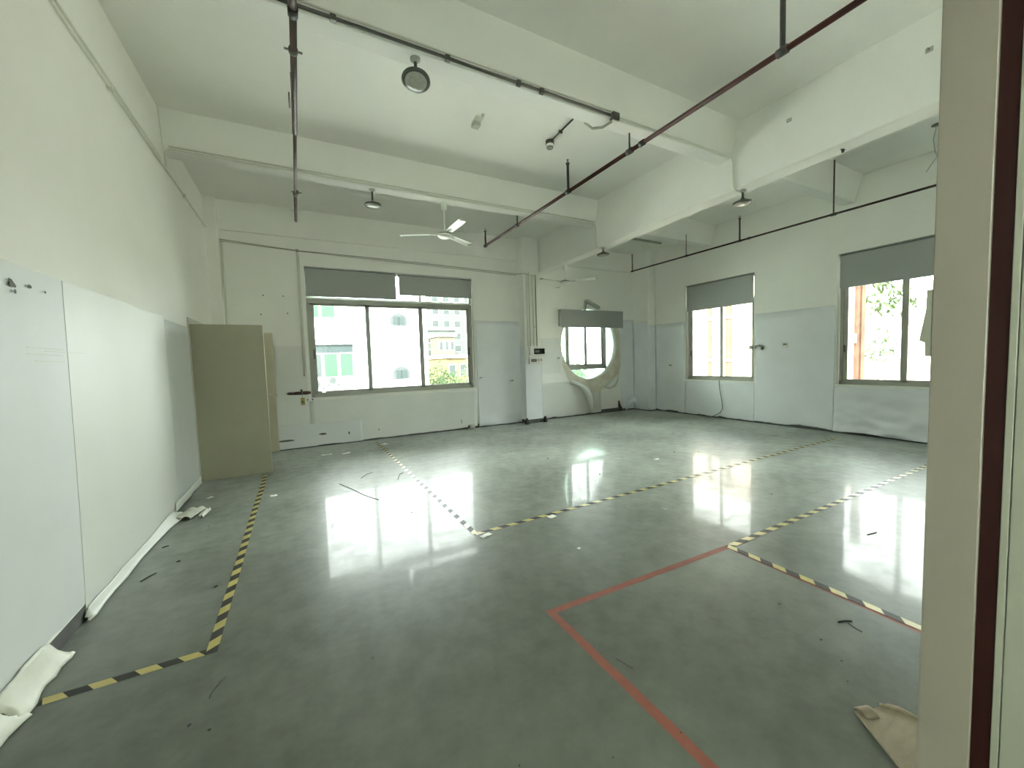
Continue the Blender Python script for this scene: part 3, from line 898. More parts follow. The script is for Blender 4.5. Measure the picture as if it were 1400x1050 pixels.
def ceiling_fan(x, y, ztop, drop, ang, lab, R=0.70):
    o = empty('ceiling_fan', (x, y, ztop)); tag(o, lab, 'ceiling fan', 'white ceiling fans')
    MB().tube([(0, 0, 0), (0, 0, -drop)], 0.011, 12).build('down_rod', 'fan_white', o)
    MB().lathe([(.001, .0), (.022, 0), (.040, -.02), (.045, -.11), (.030, -.135), (.001, -.135)]).build('canopy', 'fan_white', o)
    MB().lathe([(.001, 0.055), (.03, 0.055), (.035, 0.02), (.001, .02)]).build('rod_cup', 'fan_white', o).location = (0, 0, -drop)
    h = MB().lathe([(.001, .03), (.06, .03), (.105, .015), (.115, -.01)], seg=32).build('motor_top', 'fan_grey', o); h.location = (0, 0, -drop)
    h = MB().lathe([(.115, -.01), (.112, -.03), (.085, -.055), (.001, -.062)], seg=32).build('motor_cover', 'fan_white', o); h.location = (0, 0, -drop)
    for k in range(3):
        a = math.radians(ang + 120 * k)
        b = MB()
        tw = math.radians(-11)
        def fn(u, v):
            r = 0.16 + (R - 0.16) * u
            wd = (0.050 + 0.018 * u) * (1 if u < 0.94 else (1 - (u - 0.94) * 6))
            s = (v - 0.5) * 2 * wd
            return (r, s * math.cos(tw), s * math.sin(tw) - 0.010 * (1 - (2 * v - 1) ** 2) * -1)
        b.grid(fn, 14, 6)
        bl = b.build('blade', 'fan_white', o, solid=0.003); bl.location = (0, 0, -drop); bl.rotation_euler = (0, 0, a)
        ar = MB(); ar.box(.09, .24, -.018, .018, -.006, 0.0).build('blade_arm', 'fan_grey', bl, 0.002)
        tp = MB(); tp.box(R - .035, R - .0, -.045, .045, -.006, .004).build('blade_tip', 'fan_grey', bl, 0.002)
        tp.rotation_euler = (tw, 0, 0)
    return o


ceiling_fan(2.115, 6.02, 4.0, 0.50, 153, 'white ceiling fan hanging in front of the wide window')
ceiling_fan(5.17, 7.05, zsof(7.05), 0.37, -51, 'white ceiling fan under the main beam above the round window')


# red sprinkler pipes
def sprinkler_pipe(lab, run, risers, m_run, extra=None, offs=(0, 0)):
    """run: list of (point, radius) along y"""
    o = empty('sprinkler_pipe', run[0][0]); base = Vector(run[0][0]); tag(o, lab, 'pipe', 'red sprinkler pipes')
    for i in range(len(run) - 1):
        p, r = run[i]; q, _ = run[i + 1]
        MB().tube([Vector(p) - base, Vector(q) - base], r, 14).build('pipe_run', m_run, o)
        if i:
            c = Vector(p) - base; d = (Vector(q) - Vector(p)).normalized()
            MB().tube([c - d * 0.03, c + d * 0.03], r * 1.35, 14).build('coupling', 'pipe_dark', o)
    for (p, zt, r, head, m) in risers:
        p = Vector(p) - base
        rs = MB().tube([p, (p.x, p.y, zt - base.z)], r, 10).build('riser', m, o)
        if head:
            z = zt - base.z
            MB().lathe([(.001, 0), (r * 1.5, 0), (r * 1.5, .02), (.006, .025), (.005, .05), (.016, .052), (.016, .056), (.001, .058)], (p.x, p.y, z), 12).build('sprinkler_head', 'steel_dark', rs)
        MB().tube([p + Vector((0, -.035, 0)), p + Vector((0, .035, 0))], run[0][1] * 1.4, 14).build('tee_fitting', 'pipe_dark', rs)
    return o


sprinkler_pipe('dark red sprinkler pipe crossing the middle of the ceiling',
               [((3.1, 0.26, 3.6), .021), ((3.1, 2.9, 3.6), .021), ((3.11, 6.67, 3.6), .018)],
               [((3.1, 1.615, 3.6), ZC, .018, False, 'pipe_dark'), ((3.1, 3.07, 3.6), 3.78, .009, False, 'pipe_dark'), ((3.1, 4.12, 3.6), 3.93, .016, True, 'pipe_dark'), ((3.105, 5.45, 3.6), 3.74, .010, False, 'pipe_dark'), ((3.11, 6.655, 3.6), 3.85, .016, True, 'pipe_dark')], 'pipe_red')
sprinkler_pipe('thin dark sprinkler pipe running along the right wall',
               [((7.44, 0.26, 3.6), .016), ((7.40, 4.4, 3.6), .016), ((7.375, 7.27, 3.6), .014)],
               [((7.42, 3.1, 3.6), ZC, .010, False, 'pipe_rust'), ((7.40, 4.57, 3.6), 4.0, .016, True, 'pipe_dark'), ((7.385, 5.72, 3.6), 4.05, .007, False, 'pipe_dark'), ((7.375, 7.26, 3.6), 3.97, .013, True, 'pipe_dark')], 'pipe_brown')
sp3 = sprinkler_pipe('rusty brown sprinkler pipe ending in mid-air on the left',
               [((0.075, 0.26, 3.6), .021), ((0.078, 2.75, 3.6), .021), ((0.073, 4.10, 3.6), .0155), ((0.062, 5.55, 3.6), .020), ((0.060, 6.56, 3.6), .019)], [], 'pipe_rust')
base3 = Vector((0.075, 0.26, 3.6))
for (y, r) in ((3.08, .030), (5.5, .028)):
    cl = MB()
    cl.tube([(0, y - base3.y - .012, 0), (0, y - base3.y + .012, 0)], r, 14)
    cl.box(-.055, .055, y - base3.y - .006, y - base3.y + .006, -.004, .004)
    cl.build('pipe_clamp', 'steel_dark', sp3)
MB().tube([(-.035, 3.55 - .26, 0.0), (-.035, 3.75 - .26, 0.0)], .006, 8).build('loose_bracket', 'steel_dark', sp3)
for y in (1.7, 4.6):
    MB().tube([(0, y - .26, 0), (0, y - .26, ZC - 3.6)], .005, 8).build('hanger_rod', 'steel_dark', sp3)


# conduits
def conduit(lab, m, pts, r, clips=(), name='cable_conduit', cm=None, extra=()):
    base = Vector(pts[0])
    o = empty(name, base); tag(o, lab, 'conduit', 'surface conduits')
    MB().tube([Vector(p) - base for p in pts], r, 10).build('tube', m, o)
    for e in extra:
        MB().tube([Vector(p) - base for p in e[0]], e[1], 10).build('tube', e[2] if len(e) > 2 else m, o)
    for c in clips:
        c = Vector(c) - base
        MB().box(c.x - .02, c.x + .02, c.y - .018, c.y + .018, c.z - .022, c.z + .022).build('clip', cm or m, o, 0.002)
    return o


conduit('dark steel conduit along the closest ceiling beam', 'steel_dark', [(XL + .02, 3.232, 4.02), (3.0, 3.232, 4.02)], 0.013,
        [(x, 3.236, 4.02) for x in (0.35, 1.22, 1.9, 2.15)], extra=[([(XL + .02, 3.226, 4.055), (3.0, 3.226, 4.055)], .008, 'pvc')])
conduit('white conduit turning down the main beam to its lamp', 'pvc', [(3.12, 3.232, 4.02), (4.99, 3.232, 4.02), (5.03, 3.22, 4.0), (5.034, 3.20, 3.95), (5.034, 3.19, 3.68), (5.036, 3.18, 3.62), (5.06, 3.17, 3.585), (5.12, 3.165, 3.585)], 0.012)
conduit('white twin conduit along the second ceiling beam', 'pvc', [(XL + .02, 5.905, 3.83), (XL + .02, 5.90, 3.97), (XL + .05, 5.90, 4.015), (4.98, 5.90, 4.015), (5.025, 5.89, 4.0), (5.034, 5.88, 3.95), (5.034, 5.86, 3.62), (5.04, 5.84, 3.565), (5.10, 5.80, 3.54)], 0.012,
        extra=[([(XL + .06, 5.888, 4.045), (5.03, 5.888, 4.045)], .009)])
conduit('pale twin conduit running high along the left wall', 'pvc', [(XL + .018, 0.3, 3.79), (XL + .018, 7.97, 3.79)], 0.013,
        extra=[([(XL + .016, 0.3, 3.835), (XL + .016, 5.5, 3.835), (XL + .016, 5.9, 3.80)], .011)], clips=[(XL + .015, y, 3.79) for y in (4.4, 6.7)])
conduit('thin sagging cables strung across the wall above the wide window', 'cable_grey',
        [(-1.06, 8.055, 3.63), (-0.4, 8.055, 3.585), (0.1, 8.055, 3.56), (0.6, 8.055, 3.555), (1.2, 8.055, 3.55), (2.2, 8.055, 3.535), (3.2, 8.055, 3.515), (4.0, 8.055, 3.495), (4.5, 8.055, 3.475), (4.56, 7.95, 3.47), (4.60, 7.845, 3.46), (4.76, 7.84, 3.42)], 0.007, name='cable_run',
        extra=[([(-1.06, 8.06, 3.605), (0.0, 8.06, 3.555), (1.2, 8.06, 3.525), (2.6, 8.06, 3.50), (4.0, 8.06, 3.46), (4.5, 8.06, 3.45)], .005)], clips=[(0.06, 8.06, 3.56)])
conduit('white pipe standing in the corner behind the doors', 'pvc', [(-1.04, 8.075, 0.02), (-1.04, 8.075, 3.6)], 0.016, name='corner_pipe')
conduit('white cable duct dropping beside the wide window', 'pvc', [(0.055, 8.08, 3.55), (0.055, 8.08, 1.32)], 0.014, name='cable_duct', extra=[([(0.080, 8.092, 3.5), (0.080, 8.092, 1.4)], .006)])
pp = conduit('group of vertical pipes down the pilaster to the meter box', 'pvc', [(4.72, 7.84, 3.50), (4.72, 7.84, 1.80)], 0.016, name='pipe_riser',
        extra=[([(4.82, 7.842, 3.45), (4.82, 7.842, 1.80)], .014), ([(4.90, 7.842, 3.45), (4.90, 7.842, 1.80)], .012, 'cable_grey'), ([(4.66, 7.845, 3.40), (4.66, 7.845, 1.80)], .010)], clips=[(4.86, 7.845, 2.25), (4.86, 7.845, 3.42)])

# junction box with flexible conduit
j = empty('junction_box', (3.06, 3.235, 4.02)); tag(j, 'small dark junction box with a flexible grey tail on the beam', 'junction box')
part('box', 'steel_dark', j, -.045, .045, -.03, .03, -.035, .035, .004)
part('cover', 'box_white', j, -.03, .05, -.01, .035, -.045, -.035, .003)
MB().tube([(-.02, .02, -.04), (-.06, .12, -.06), (-.10, .24, -.02), (-.10, .36, .10), (-.12, .45, .30), (-.16, .48, .39)], .012, 10).build('flexible_tail', 'cable_grey', j)

# bulb holder on ceiling conduit
b = empty('bulb_holder', (3.12, 4.53, ZC)); tag(b, 'dark ceiling lampholder with a short conduit and small bulb', 'lampholder')
MB().tube([(0, 0, -.014), (-.025, -.54, -.014)], .011, 10).build('conduit', 'steel_dark', b)
part('clip', 'steel_dark', b, -.035, .015, -.27, -.25, -.03, 0)
MB().lathe([(.001, 0), (.058, 0), (.058, -.045), (.001, -.045)]).build('base', 'steel_dark', b)
MB().lathe([(.001, -.045), (.048, -.045), (.046, -.08), (.001, -.08)]).build('socket', 'box_white', b)
MB().lathe([(.001, -.08), (.040, -.08), (.040, -.10), (.001, -.11)]).build('lens', 'lamp_lens', b)
MB().lathe([(.040, -.078), (.046, -.08), (.046, -.088), (.040, -.088)]).build('ring', 'steel_dark', b)

# detector
b = empty('smoke_detector', (2.06, 4.53, ZC)); tag(b, 'small pale box fixed to the bare ceiling beside the large lamp', 'detector')
part('mount', 'pvc', b, -.05, .05, -.10, .06, -.012, 0, .003)
part('body', 'plastic_grey', b, -.045, .045, -.005, .085, -.06, -.012, .004)
part('stub', 'plastic_grey', b, -.0, .03, -.16, -.12, -.02, 0, .003)

# ceiling leftovers on the right bay
b = empty('ceiling_tube', (7.5, 6.94, ZC2)); tag(b, 'slim grey tube batten on the ceiling by the far corner', 'batten')
part('batten', 'plastic_grey', b, -.48, .48, -.03, .03, -.035, 0, .004); part('end_cap', 'steel_dark', b, .48, .51, -.028, .028, -.033, 0, .003)
b = empty('dangling_wire', (7.55, 2.03, ZC)); tag(b, 'thin wire dangling from a dark ceiling hole by the door frame', 'wire')
MB().lathe([(.001, 0), (.05, 0), (.05, -.012), (.001, -.014)]).build('hole_cover', 'steel_dark', b)
MB().tube([(0, 0, -.01), (-.02, .02, -.18), (.0, .01, -.32), (.03, -.01, -.42), (.0, .0, -.44), (-.05, .03, -.52), (-.09, .06, -.60)], .004, 6).build('wire', 'cable_grey', b)
for (x, y, lab) in ((5.045, 2.55, 'small dark hook stub on the main beam face beside the bend'), (5.045, 1.42, 'small dark hook stub high on the main beam by the door frame')):
    b = empty('beam_hook', (x, y, 4.12)); tag(b, lab, 'hook')
    MB().tube([(0.005, 0, 0), (-.035, 0, 0), (-.045, .0, -.02)], .007, 8).build('stub', 'steel', b)
    part('plate', 'plastic_grey', b, -.005, .005, -.025, .025, -.02, .02, .002)
b = empty('beam_hook', (5.2, 2.1, zsof(2.1))); tag(b, 'dark anchor stub under the main beam soffit', 'hook')
MB().tube([(0, 0, 0.004), (0, 0, -.03)], .014, 8).build('stub', 'steel_dark', b)
part('plate', 'steel_dark', b, -.03, .03, -.012, .012, -.006, 0.002, .001)

# ================================================================== WALL THINGS
b = empty('meter_box', (4.865, 7.855, 1.58)); tag(b, 'white meter box with a black display on the pilaster', 'meter box')
part('housing', 'box_white', b, -.20, .20, -.09, -.002, 0, .21, .006)
dp = part('display', 'box_black', b, -.10, .195, -.094, -.088, .035, .165, .003)
part('display_digit_field', 'blind_dark', dp, -.07, .05, -.0955, -.0935, .07, .13)
b = empty('breaker_box', (4.865, 7.855, 1.39)); tag(b, 'small white breaker box with switches under the meter box', 'breaker box')
part('housing', 'box_white', b, -.205, .19, -.07, -.002, 0, .17, .005)
part('breaker_window', 'cable_dark', b, -.17, -.02, -.074, -.068, .045, .115, .003)
for i in range(2): part('switch', 'plastic_grey', b, .02 + .07 * i, .06 + .07 * i, -.08, -.068, .06, .12, .003)


def outlet(loc, ax, lab, w=.045, h=.035, open_=False):
    b = empty('wall_outlet', loc); tag(b, lab, 'outlet', 'wall outlets')
    if ax == 'y':
        part('plate', 'box_white', b, -w, w, -.018, .004, -h, h, .003); part('socket', 'cable_dark', b, -w * .6, w * .75, -.021, -.017, h * .1, h * .75)
    else:
        part('plate', 'box_white', b, -.018, .004, -w, w, -h, h, .003); part('socket', 'cable_dark', b, -.021, -.017, -w * .7, w * .7, h * .1, h * .75)


outlet((3.545, YB - .01, 1.11), 'y', 'small outlet right beside the wide window frame', .035, .03)
outlet((4.33, YB - .012, 1.0), 'y', 'small white outlet between the wide window and the pilaster', .05, .04)
outlet((5.67, YB, 1.49), 'y', 'small outlet left of the round window', .035, .045)
outlet((XR - .006, 7.06, 1.22), 'x', 'small outlet between the far corner and the window', .05, .035)
outlet((XR - .01, 4.31, 1.62), 'x', 'white outlet between the two tall windows', .045, .05)
b = empty('cable_stub', (XR - .004, 4.90, 1.62)); tag(b, 'grey connector stub sticking out beside the window edge', 'connector')
part('bracket', 'plastic_grey', b, -.03, .0, -.02, .12, -.05, .03, .004); MB().tube([(-.02, -.02, 0), (-.03, -.10, .02), (-.03, -.16, -.02), (-.03, -.15, -.07)], .022, 10).build('plug', 'cable_grey', b)
part('tab', 'cable_dark', b, -.034, -.028, .02, .06, -.03, .0)
b = empty('hanging_cable', (XR - .02, 5.70, 0.86)); tag(b, 'thin grey cable hanging from the window sill to the floor', 'cable')
MB().tube([(0.02, 0, .02), (-.01, 0, 0), (-.01, -.02, -.20), (-.012, -.07, -.45), (-.014, -.09, -.62), (-.03, -.05, -.72), (-.06, .06, -.79), (-.09, .16, -.848)], .008, 8).build('cord', 'cable_dark', b)
MB().tube([(-.085, .14, -.84), (-.10, .20, -.85)], .012, 8).build('cord_end', 'cable_grey', b)
# flood light on bracket behind the blind box
b = empty('bracket_lamp', (6.5, YB, 2.72)); tag(b, 'folded metal bracket lamp poking up behind the blind box', 'lamp')
MB().prism([(-.035, 0), (.01, .25), (.045, .255), (.005, 0)], 1, -.06, -.035).build('arm', 'steel', b)
MB().prism([(.02, 0), (.06, .235), (.08, .23), (.045, 0)], 1, -.045, -.02).build('arm', 'steel_dark', b)
hd = part('lamp_head', 'plastic_grey', b, 0, .44, -.10, -.02, -.04, .04, .006); hd.location = (.06, 0, .235); hd.rotation_euler = (0, math.radians(23), 0)
part('lens', 'steel', hd, .06, .44, -.104, -.098, -.04, .03, .003)
# rusty pipe stub and yellow tag by window
b = empty('rusty_pipe', (-0.16, YB, 1.035)); tag(b, 'rusty pipe stub sticking out beside the second door leaf', 'pipe')
MB().tube([(-.30, -.05, -.03), (-.20, -.05, -.02), (-.05, -.05, .0), (.08, -.05, .015), (.15, -.05, .03)], [.022, .035, .030, .034, .022], 12).build('pipe', 'rust', b)
MB().tube([(.15, -.05, .03), (.15, .0, .03)], .02, 12).build('elbow', 'rust', b)
MB().lathe([(.001, 0), (.045, 0), (.045, .01), (.001, .01)]).build('flange', 'plastic_grey', b)
o = b.children[-1]; o.rotation_euler = (math.pi / 2, 0, 0); o.location = (.15, 0.0, .03)
MB().tube([(-.32, -.05, -.03), (-.42, -.05, -.04)], .016, 10).build('nozzle', 'steel', b)
b = empty('valve_tag', (-0.0, YB - .035, 0.95)); tag(b, 'small yellow brass tag hanging under the rusty pipe', 'tag')
part('tag', 'brass', b, -.03, .035, -.006, .006, -.15, -.02, .004); MB().tube([(0, 0, -.02), (.0, -.01, .09)], .004, 6).build('string', 'cable_grey', b)
part('clip', 'cable_dark', b, -.02, .02, -.009, .009, -.11, -.08, .002)
b = empty('window_clips', (0.11, YB - .012, 0.885)); tag(b, 'pair of dark screws under the wide window corner', 'screws')
for x in (-.03, .05): MB().tube([(x, -.012, 0), (x, .012, 0)], .014, 8).build('screw', 'cable_dark', b)
# roll of film near skirting
b = empty('film_roll', (3.24, 7.97, 0.0)); tag(b, 'small grey crumpled roll at the skirting below the wide window', 'roll')
MB().tube([(-.06, .0, .06), (.06, .03, .055)], [.055, .05], 12).build('roll', 'plastic_grey', b); MB().tube([(-.065, -.002, .06), (-.062, 0, .06)], .03, 10).build('core', 'debris_dark', b)
for (x, y, lab) in ((4.55, 7.80, 'dark lump at the left foot of the pilaster'), (5.07, 7.83, 'dark lump at the right foot of the pilaster')):
    b = MB().lathe([(.001, 0), (.05, 0), (.055, .05), (.035, .11), (.012, .14), (.001, .145)], seg=9).build('plaster_lump', 'debris_dark'); b.location = (x, y, 0)
    tag(b, lab, 'rubble', 'rubble lumps at the pilaster')

# ================================================================== FLOOR LITTER
# board near the jamb
b = empty('cardboard_piece', (1.93, 0.60, 0)); tag(b, 'torn strip of brown cardboard lying by the door frame', 'cardboard')
pts = [(1.926, 0.700), (1.96, 0.682), (1.985, 0.690), (2.005, 0.668), (2.085, 0.648), (2.11, 0.62), (2.12, 0.45), (1.90, 0.30), (1.72, 0.36), (1.78, 0.50), (1.86, 0.61)]
cx, cyb = 1.93, 0.60
mb = MB()
n = len(pts)
lowz = [0.004 + 0.012 * abs(nz(p[0] * 9, p[1] * 9, 1)) for p in pts]
mb.v = [(p[0] - cx, p[1] - cyb, z) for p, z in zip(pts, lowz)] + [(p[0] - cx, p[1] - cyb, z + .008) for p, z in zip(pts, lowz)]
mb.face(list(range(n))); mb.face(list(range(n, 2 * n)))
for i in range(n):
    k = (i + 1) % n; mb.face([i, k, n + k, n + i])
mb.build('sheet', 'wood', b)
fl = MB().grid(lambda u, v: (-.012 + .055 * u + .012 * v, .055 - .02 * u + .05 * v, .014 + .018 * math.sin(v * 2.6)), 6, 6).build('curled_corner', 'wood', b, solid=.003)
MB().tube([(.12, .06, .012), (.16, .0, .014), (.185, -.14, .012)], .010, 8).build('folded_edge', 'wood', b)
MB().lathe([(.001, 0), (.012, 0), (.009, .004), (.001, .005)], (0.055, .085, .016), 7).build('stain_spot', 'debris_dark', b)


def strip(name, pts, r, m, lab, cat, group=None):
    base = Vector((pts[0][0], pts[0][1], 0))
    r *= 0.6
    mb = MB(); mb.tube([Vector((p[0], p[1], (p[2] if len(p) > 2 else r))) - base for p in pts], r, 6)
    o = mb.build(name, m); o.location = base
    tag(o, lab, cat, group)


G = 'dark twigs and slivers on the floor'
strip('twig', [(-0.405, 2.285), (-0.425, 2.26), (-0.45, 2.20), (-0.452, 2.175)], .004, 'debris_dark', 'curved dark twig on the floor near the hazard tape corner', 'twig', G)
strip('twig', [(2.53, 1.00), (2.575, 0.985), (2.60, 0.965)], .005, 'debris_dark', 'flat dark sliver inside the marked bay, upper one of two', 'twig', G)
strip('twig', [(2.57, 0.975), (2.55, 0.935), (2.545, 0.90)], .003, 'debris_dark', 'thin dark sliver crossing beneath another in the marked bay', 'twig', G)
strip('twig', [(1.30, 1.42), (1.31, 1.38), (1.325, 1.33)], .003, 'debris_dark', 'short dark sliver just inside the red tape', 'twig', G)
strip('twig', [(0.35, 5.35), (0.46, 5.05), (0.56, 4.72), (0.68, 4.45)], .005, 'debris_dark', 'long dark scratch-like twig in the wide window reflection', 'twig', G)
strip('twig', [(0.62, 5.45), (0.72, 5.62), (0.80, 5.66)], .005, 'debris_dark', 'bent dark twig at the top of the wide window reflection', 'twig', G)
strip('twig', [(1.02, 5.1), (1.10, 5.35), (1.16, 5.4)], .006, 'debris_dark', 'forked dark twig left of the hazard tape', 'twig', G)
strip('twig', [(-1.09, 3.66), (-1.06, 3.72), (-1.03, 3.76)], .008, 'debris_dark', 'dark curl of debris by the left wall film', 'twig', G)
strip('twig', [(-1.12, 4.28), (-1.08, 4.30)], .006, 'debris_dark', 'dark chip under the white film edge', 'twig', G)
strip('twig', [(3.95, 1.38), (4.06, 1.36)], .006, 'debris_dark', 'dark sliver near the hazard tape by the door frame', 'twig', G)

# small crumbs found by pixel study, real positions on the floor
GC = 'dark crumbs scattered on the floor'
crumbs = [(0.63, 1.21), (1.25, 1.0), (0.95, 1.06), (0.24, 2.05), (2.30, 0.98), (2.22, 0.86), (2.43, 1.25), (2.10, 0.79), (-0.86, 4.62), (-0.93, 3.9), (-0.60, 3.3), (3.9, 2.05), (5.0, 4.1), (3.3, 3.85), (4.3, 2.3), (3.7, 1.8), (4.8, 5.6), (1.4, 4.6), (0.9, 3.9), (5.3, 3.9), (-.5, 2.05), (-.42, 1.98), (3.2, 4.9), (2.95, 5.6), (6.2, 5.1), (6.8, 6.4), (5.5, 6.6), (7.4, 4.2)]
proto = MB().lathe([(.001, 0), (.011, 0), (.012, .004), (.006, .009), (.001, .010)], seg=7).build('crumb', 'debris_dark')
tag(proto, 'tiny dark crumb lying loose on the grey floor', 'crumb', GC)
for i, (x, y) in enumerate(crumbs):
    c = proto if i == 0 else proto.copy()
    if i: COL.objects.link(c)
    c.location = (x, y, 0); s = random.uniform(.35, .8) * (1.0 if y < 2.5 else 1.5); c.scale = (s, s * random.uniform(.5, 1), s * .8); c.rotation_euler = (0, 0, random.uniform(0, 6))


def scrap(x, y, w, d, rot, lab, z=.002, curl=.012):
    w *= 0.75; d *= 0.7
    o = MB().grid(lambda u, v: ((u - .5) * w * (1 - .3 * v * nz(u * 3, x, y)), (v - .5) * d, z + curl * abs(nz(u * 2.5 + x, v * 2 + y, .4))), 6, 4).build('paper_scrap', 'paper', None, solid=.0015)
    o.location = (x, y, 0); o.rotation_euler = (0, 0, rot)
    tag(o, lab, 'scrap', 'white scraps on the floor')


scrap(0.30, 7.24, .22, .09, -.05, 'white paper scrap left of its neighbour below the wide window')
scrap(0.60, 7.16, .18, .10, .4, 'white paper scrap right of its neighbour below the wide window')
scrap(1.30, 7.55, .16, .14, .5, 'white scrap stuck on the hazard tape under the wide window')
scrap(-0.36, 5.30, .09, .09, .3, 'white scrap on the floor between the door and the window reflection')
scrap(-1.02, 5.65, .10, .05, .8, 'small white flake on the floor by the open door')
scrap(2.02, 3.05, .10, .09, .2, 'white scrap beside the crossing hazard tape', curl=.008)
scrap(4.45, 3.95, .12, .06, .1, 'small white flake in the middle of the floor')
scrap(1.32, 3.02, .14, .07, .3, 'crumpled white scrap where two hazard tapes meet')
scrap(3.05, 2.62, .02, .07, .2, 'tiny white sliver right of centre on the floor', curl=.004)
scrap(1.85, 2.42, .03, .03, .2, 'tiny white speck left of the marked bay', curl=.004)
# crumpled film bits near the left baseboard
for (x, y, w, d, rz, lab) in ((-1.10, 5.10, .17, .30, .25, 'crumpled pale film piece leaning at the left skirting'), (-0.96, 5.02, .05, .22, .15, 'thin curled strip of film on the floor by the left skirting')):
    o = MB().grid(lambda u, v: ((u - .5) * w, (v - .5) * d, .01 + .05 * (1 - (2 * u - 1) ** 2) * (0.5 + 0.5 * nz(u * 3, v * 4, x)) + .015 * abs(nz(u * 6, v * 7, y))), 10, 12).build('film_scrap', 'film_back', None, solid=.002)
    o.location = (x, y, 0); o.rotation_euler = (0, 0, -rz); tag(o, lab, 'scrap', 'film scraps')

# ================================================================== OUTSIDE
g = MB().box(-80, 140, 9.5, 160, -9.4, -9).build('ground', 'ground'); tag(g, 'grey yard ground far below the windows', 'ground', kind='structure')
g = MB().box(9.5, 140, -60, 9.5, -9.4, -9).build('ground_side', 'ground'); tag(g, 'grey ground beside the building on the right', 'ground', kind='structure')

# wing and tower of the neighbouring factory
w = empty('factory_wing', (-2.5, 32, -9)); tag(w, 'white neighbouring factory wing with green window bands', 'building')
def PW(n, m, x0, x1, y0, y1, z0, z1, par=None): return part(n, m, par or w, x0 + 2.5, x1 + 2.5, y0 - 32, y1 - 32, z0 + 9, z1 + 9)
PW('wall', 'facade_white', -12, 3.6, 32, 44, -9, 8.0)
PW('ledge', 'facade_white', -12, 3.6, 31.75, 32, 3.05, 4.85)
PW('ledge', 'facade_white', -12, 3.6, 31.75, 32, -1.5, 0.55)
PW('transom_band', 'facade_pane_dark', -12, 3.55, 31.93, 32.0, 2.42, 3.05)
for i, x in enumerate((-4.1, -2.95, -1.8, -0.65, 0.5, 1.48, 2.57)):
    nx = (-2.95, -1.8, -0.65, 0.5, 1.42, 2.48, 3.55)[i]
    f = PW('window', 'facade_frame', x, nx, 31.90, 31.99, 0.62, 2.42)
    PW('pane', 'facade_pane_pale' if i in (2, 4) else 'facade_pane_green', x + .06, nx - .06, 31.87, 31.92, 0.68, 2.36, f)
    f = PW('window', 'facade_frame', x, min(nx, 2.58), 31.90, 31.99, 4.95, 6.9) if x < 2.4 else None
    if f: PW('pane', 'facade_pane_green', x + .06, min(nx, 2.58) - .06, 31.87, 31.92, 5.01, 6.84, f)
def ac(x, z, lab):
    a = empty('air_conditioner', (x, 31.42, z)); tag(a, lab, 'air conditioner', 'air conditioners outside')
    part('casing', 'ac_white', a, -.36, .36, -.15, .30, 0, .6, .02)
    MB().tube([(-.08, -.16, .3), (-.08, -.13, .3)], .22, 20).build('fan_grille', 'facade_pane_pale', a)
    part('bracket', 'facade_pane_dark', a, -.38, -.28, -.1, .32, -.10, 0); part('bracket', 'facade_pane_dark', a, .28, .38, -.1, .32, -.10, 0)
ac(1.06, -0.12, 'lower air conditioner unit outside on the white wing'); ac(2.08, 0.10, 'higher air conditioner unit outside on the white wing')
tw = empty('stair_tower', (6.3, 31, -9)); tag(tw, 'pale grey tower with two arched round windows', 'building')
def PT(n, m, x0, x1, y0, y1, z0, z1, par=None): return part(n, m, par or tw, x0 - 6.3, x1 - 6.3, y0 - 31, y1 - 31, z0 + 9, z1 + 9)
PT('wall', 'facade_tower', 3.62, 9.05, 31, 40, -9, 8.6)
def round_win(cx, cz, r):
    pts = []
    for i in range(25):
        an = math.radians(-30 + 240 * i / 24); pts.append((cx - 6.3 + r * math.cos(an), cz + 9 + r * math.sin(an)))
    f = MB().prism(pts, 1, -.10, -.01).build('window_arch', 'facade_arch', tw)
    PT('sill', 'facade_white', cx - r * .95, cx + r * .95, 30.8, 30.98, cz - r * .62, cz - r * .5)
    for s in (-1, 1):
        PT('pane', 'facade_pane_dark', cx + (s - 1) * .21 + .03, cx + (s + 1) * .21 - .03 , 30.85, 30.90, cz - r * .45, cz + r * .55, f)
round_win(6.85, 4.70, .66); round_win(6.88, 0.60, .68)

# far apartments
def apartment(x0, x1, y, z0, z1, m, lab, nx, nz_, pm='facade_pane_pale', dep=12):
    a = empty('apartment_block', ((x0 + x1) / 2, y, z0)); tag(a, lab, 'building', 'far buildings')
    ox, oz = (x0 + x1) / 2, z0
    part('wall', m, a, x0 - ox, x1 - ox, 0, dep, 0, z1 - oz)
    part('roof_edge', 'facade_frame', a, x0 - ox - .3, x1 - ox + .3, -.4, dep + .3, z1 - oz, z1 - oz + .5)
    dx = (x1 - x0) / nx; dz = 3.1
    for i in range(nx):
        for k in range(nz_):
            xa = x0 - ox + dx * (i + .22); za = (z1 - oz) - 1.0 - dz * k
            wnd = part('window', 'facade_frame', a, xa - .08, xa + dx * .56 + .08, -.06, .02, za - 1.68, za + .08)
            part('pane', pm, wnd, xa, xa + dx * .56, -.10, -.05, za - 1.6, za)
    return a
apartment(21.5, 29.5, 80, -9, 8.2, 'facade_far', 'long pale apartment block far beyond the tower', 5, 4)
apartment(28.6, 40.0, 95, -9, 19.0, 'facade_far', 'taller pale apartment tower at the edge of the wide window', 4, 6)
apartment(23.4, 26.8, 73, -9, 6.4, 'facade_far_cream', 'cream stair block in front of the far apartments', 3, 3, 'facade_pane_pale', 5)
apartment(18.8, 25.5, 55, -9, 2.05, 'facade_orange', 'low orange-yellow building behind the trees', 4, 1, 'facade_pane_pale')
mb = MB()
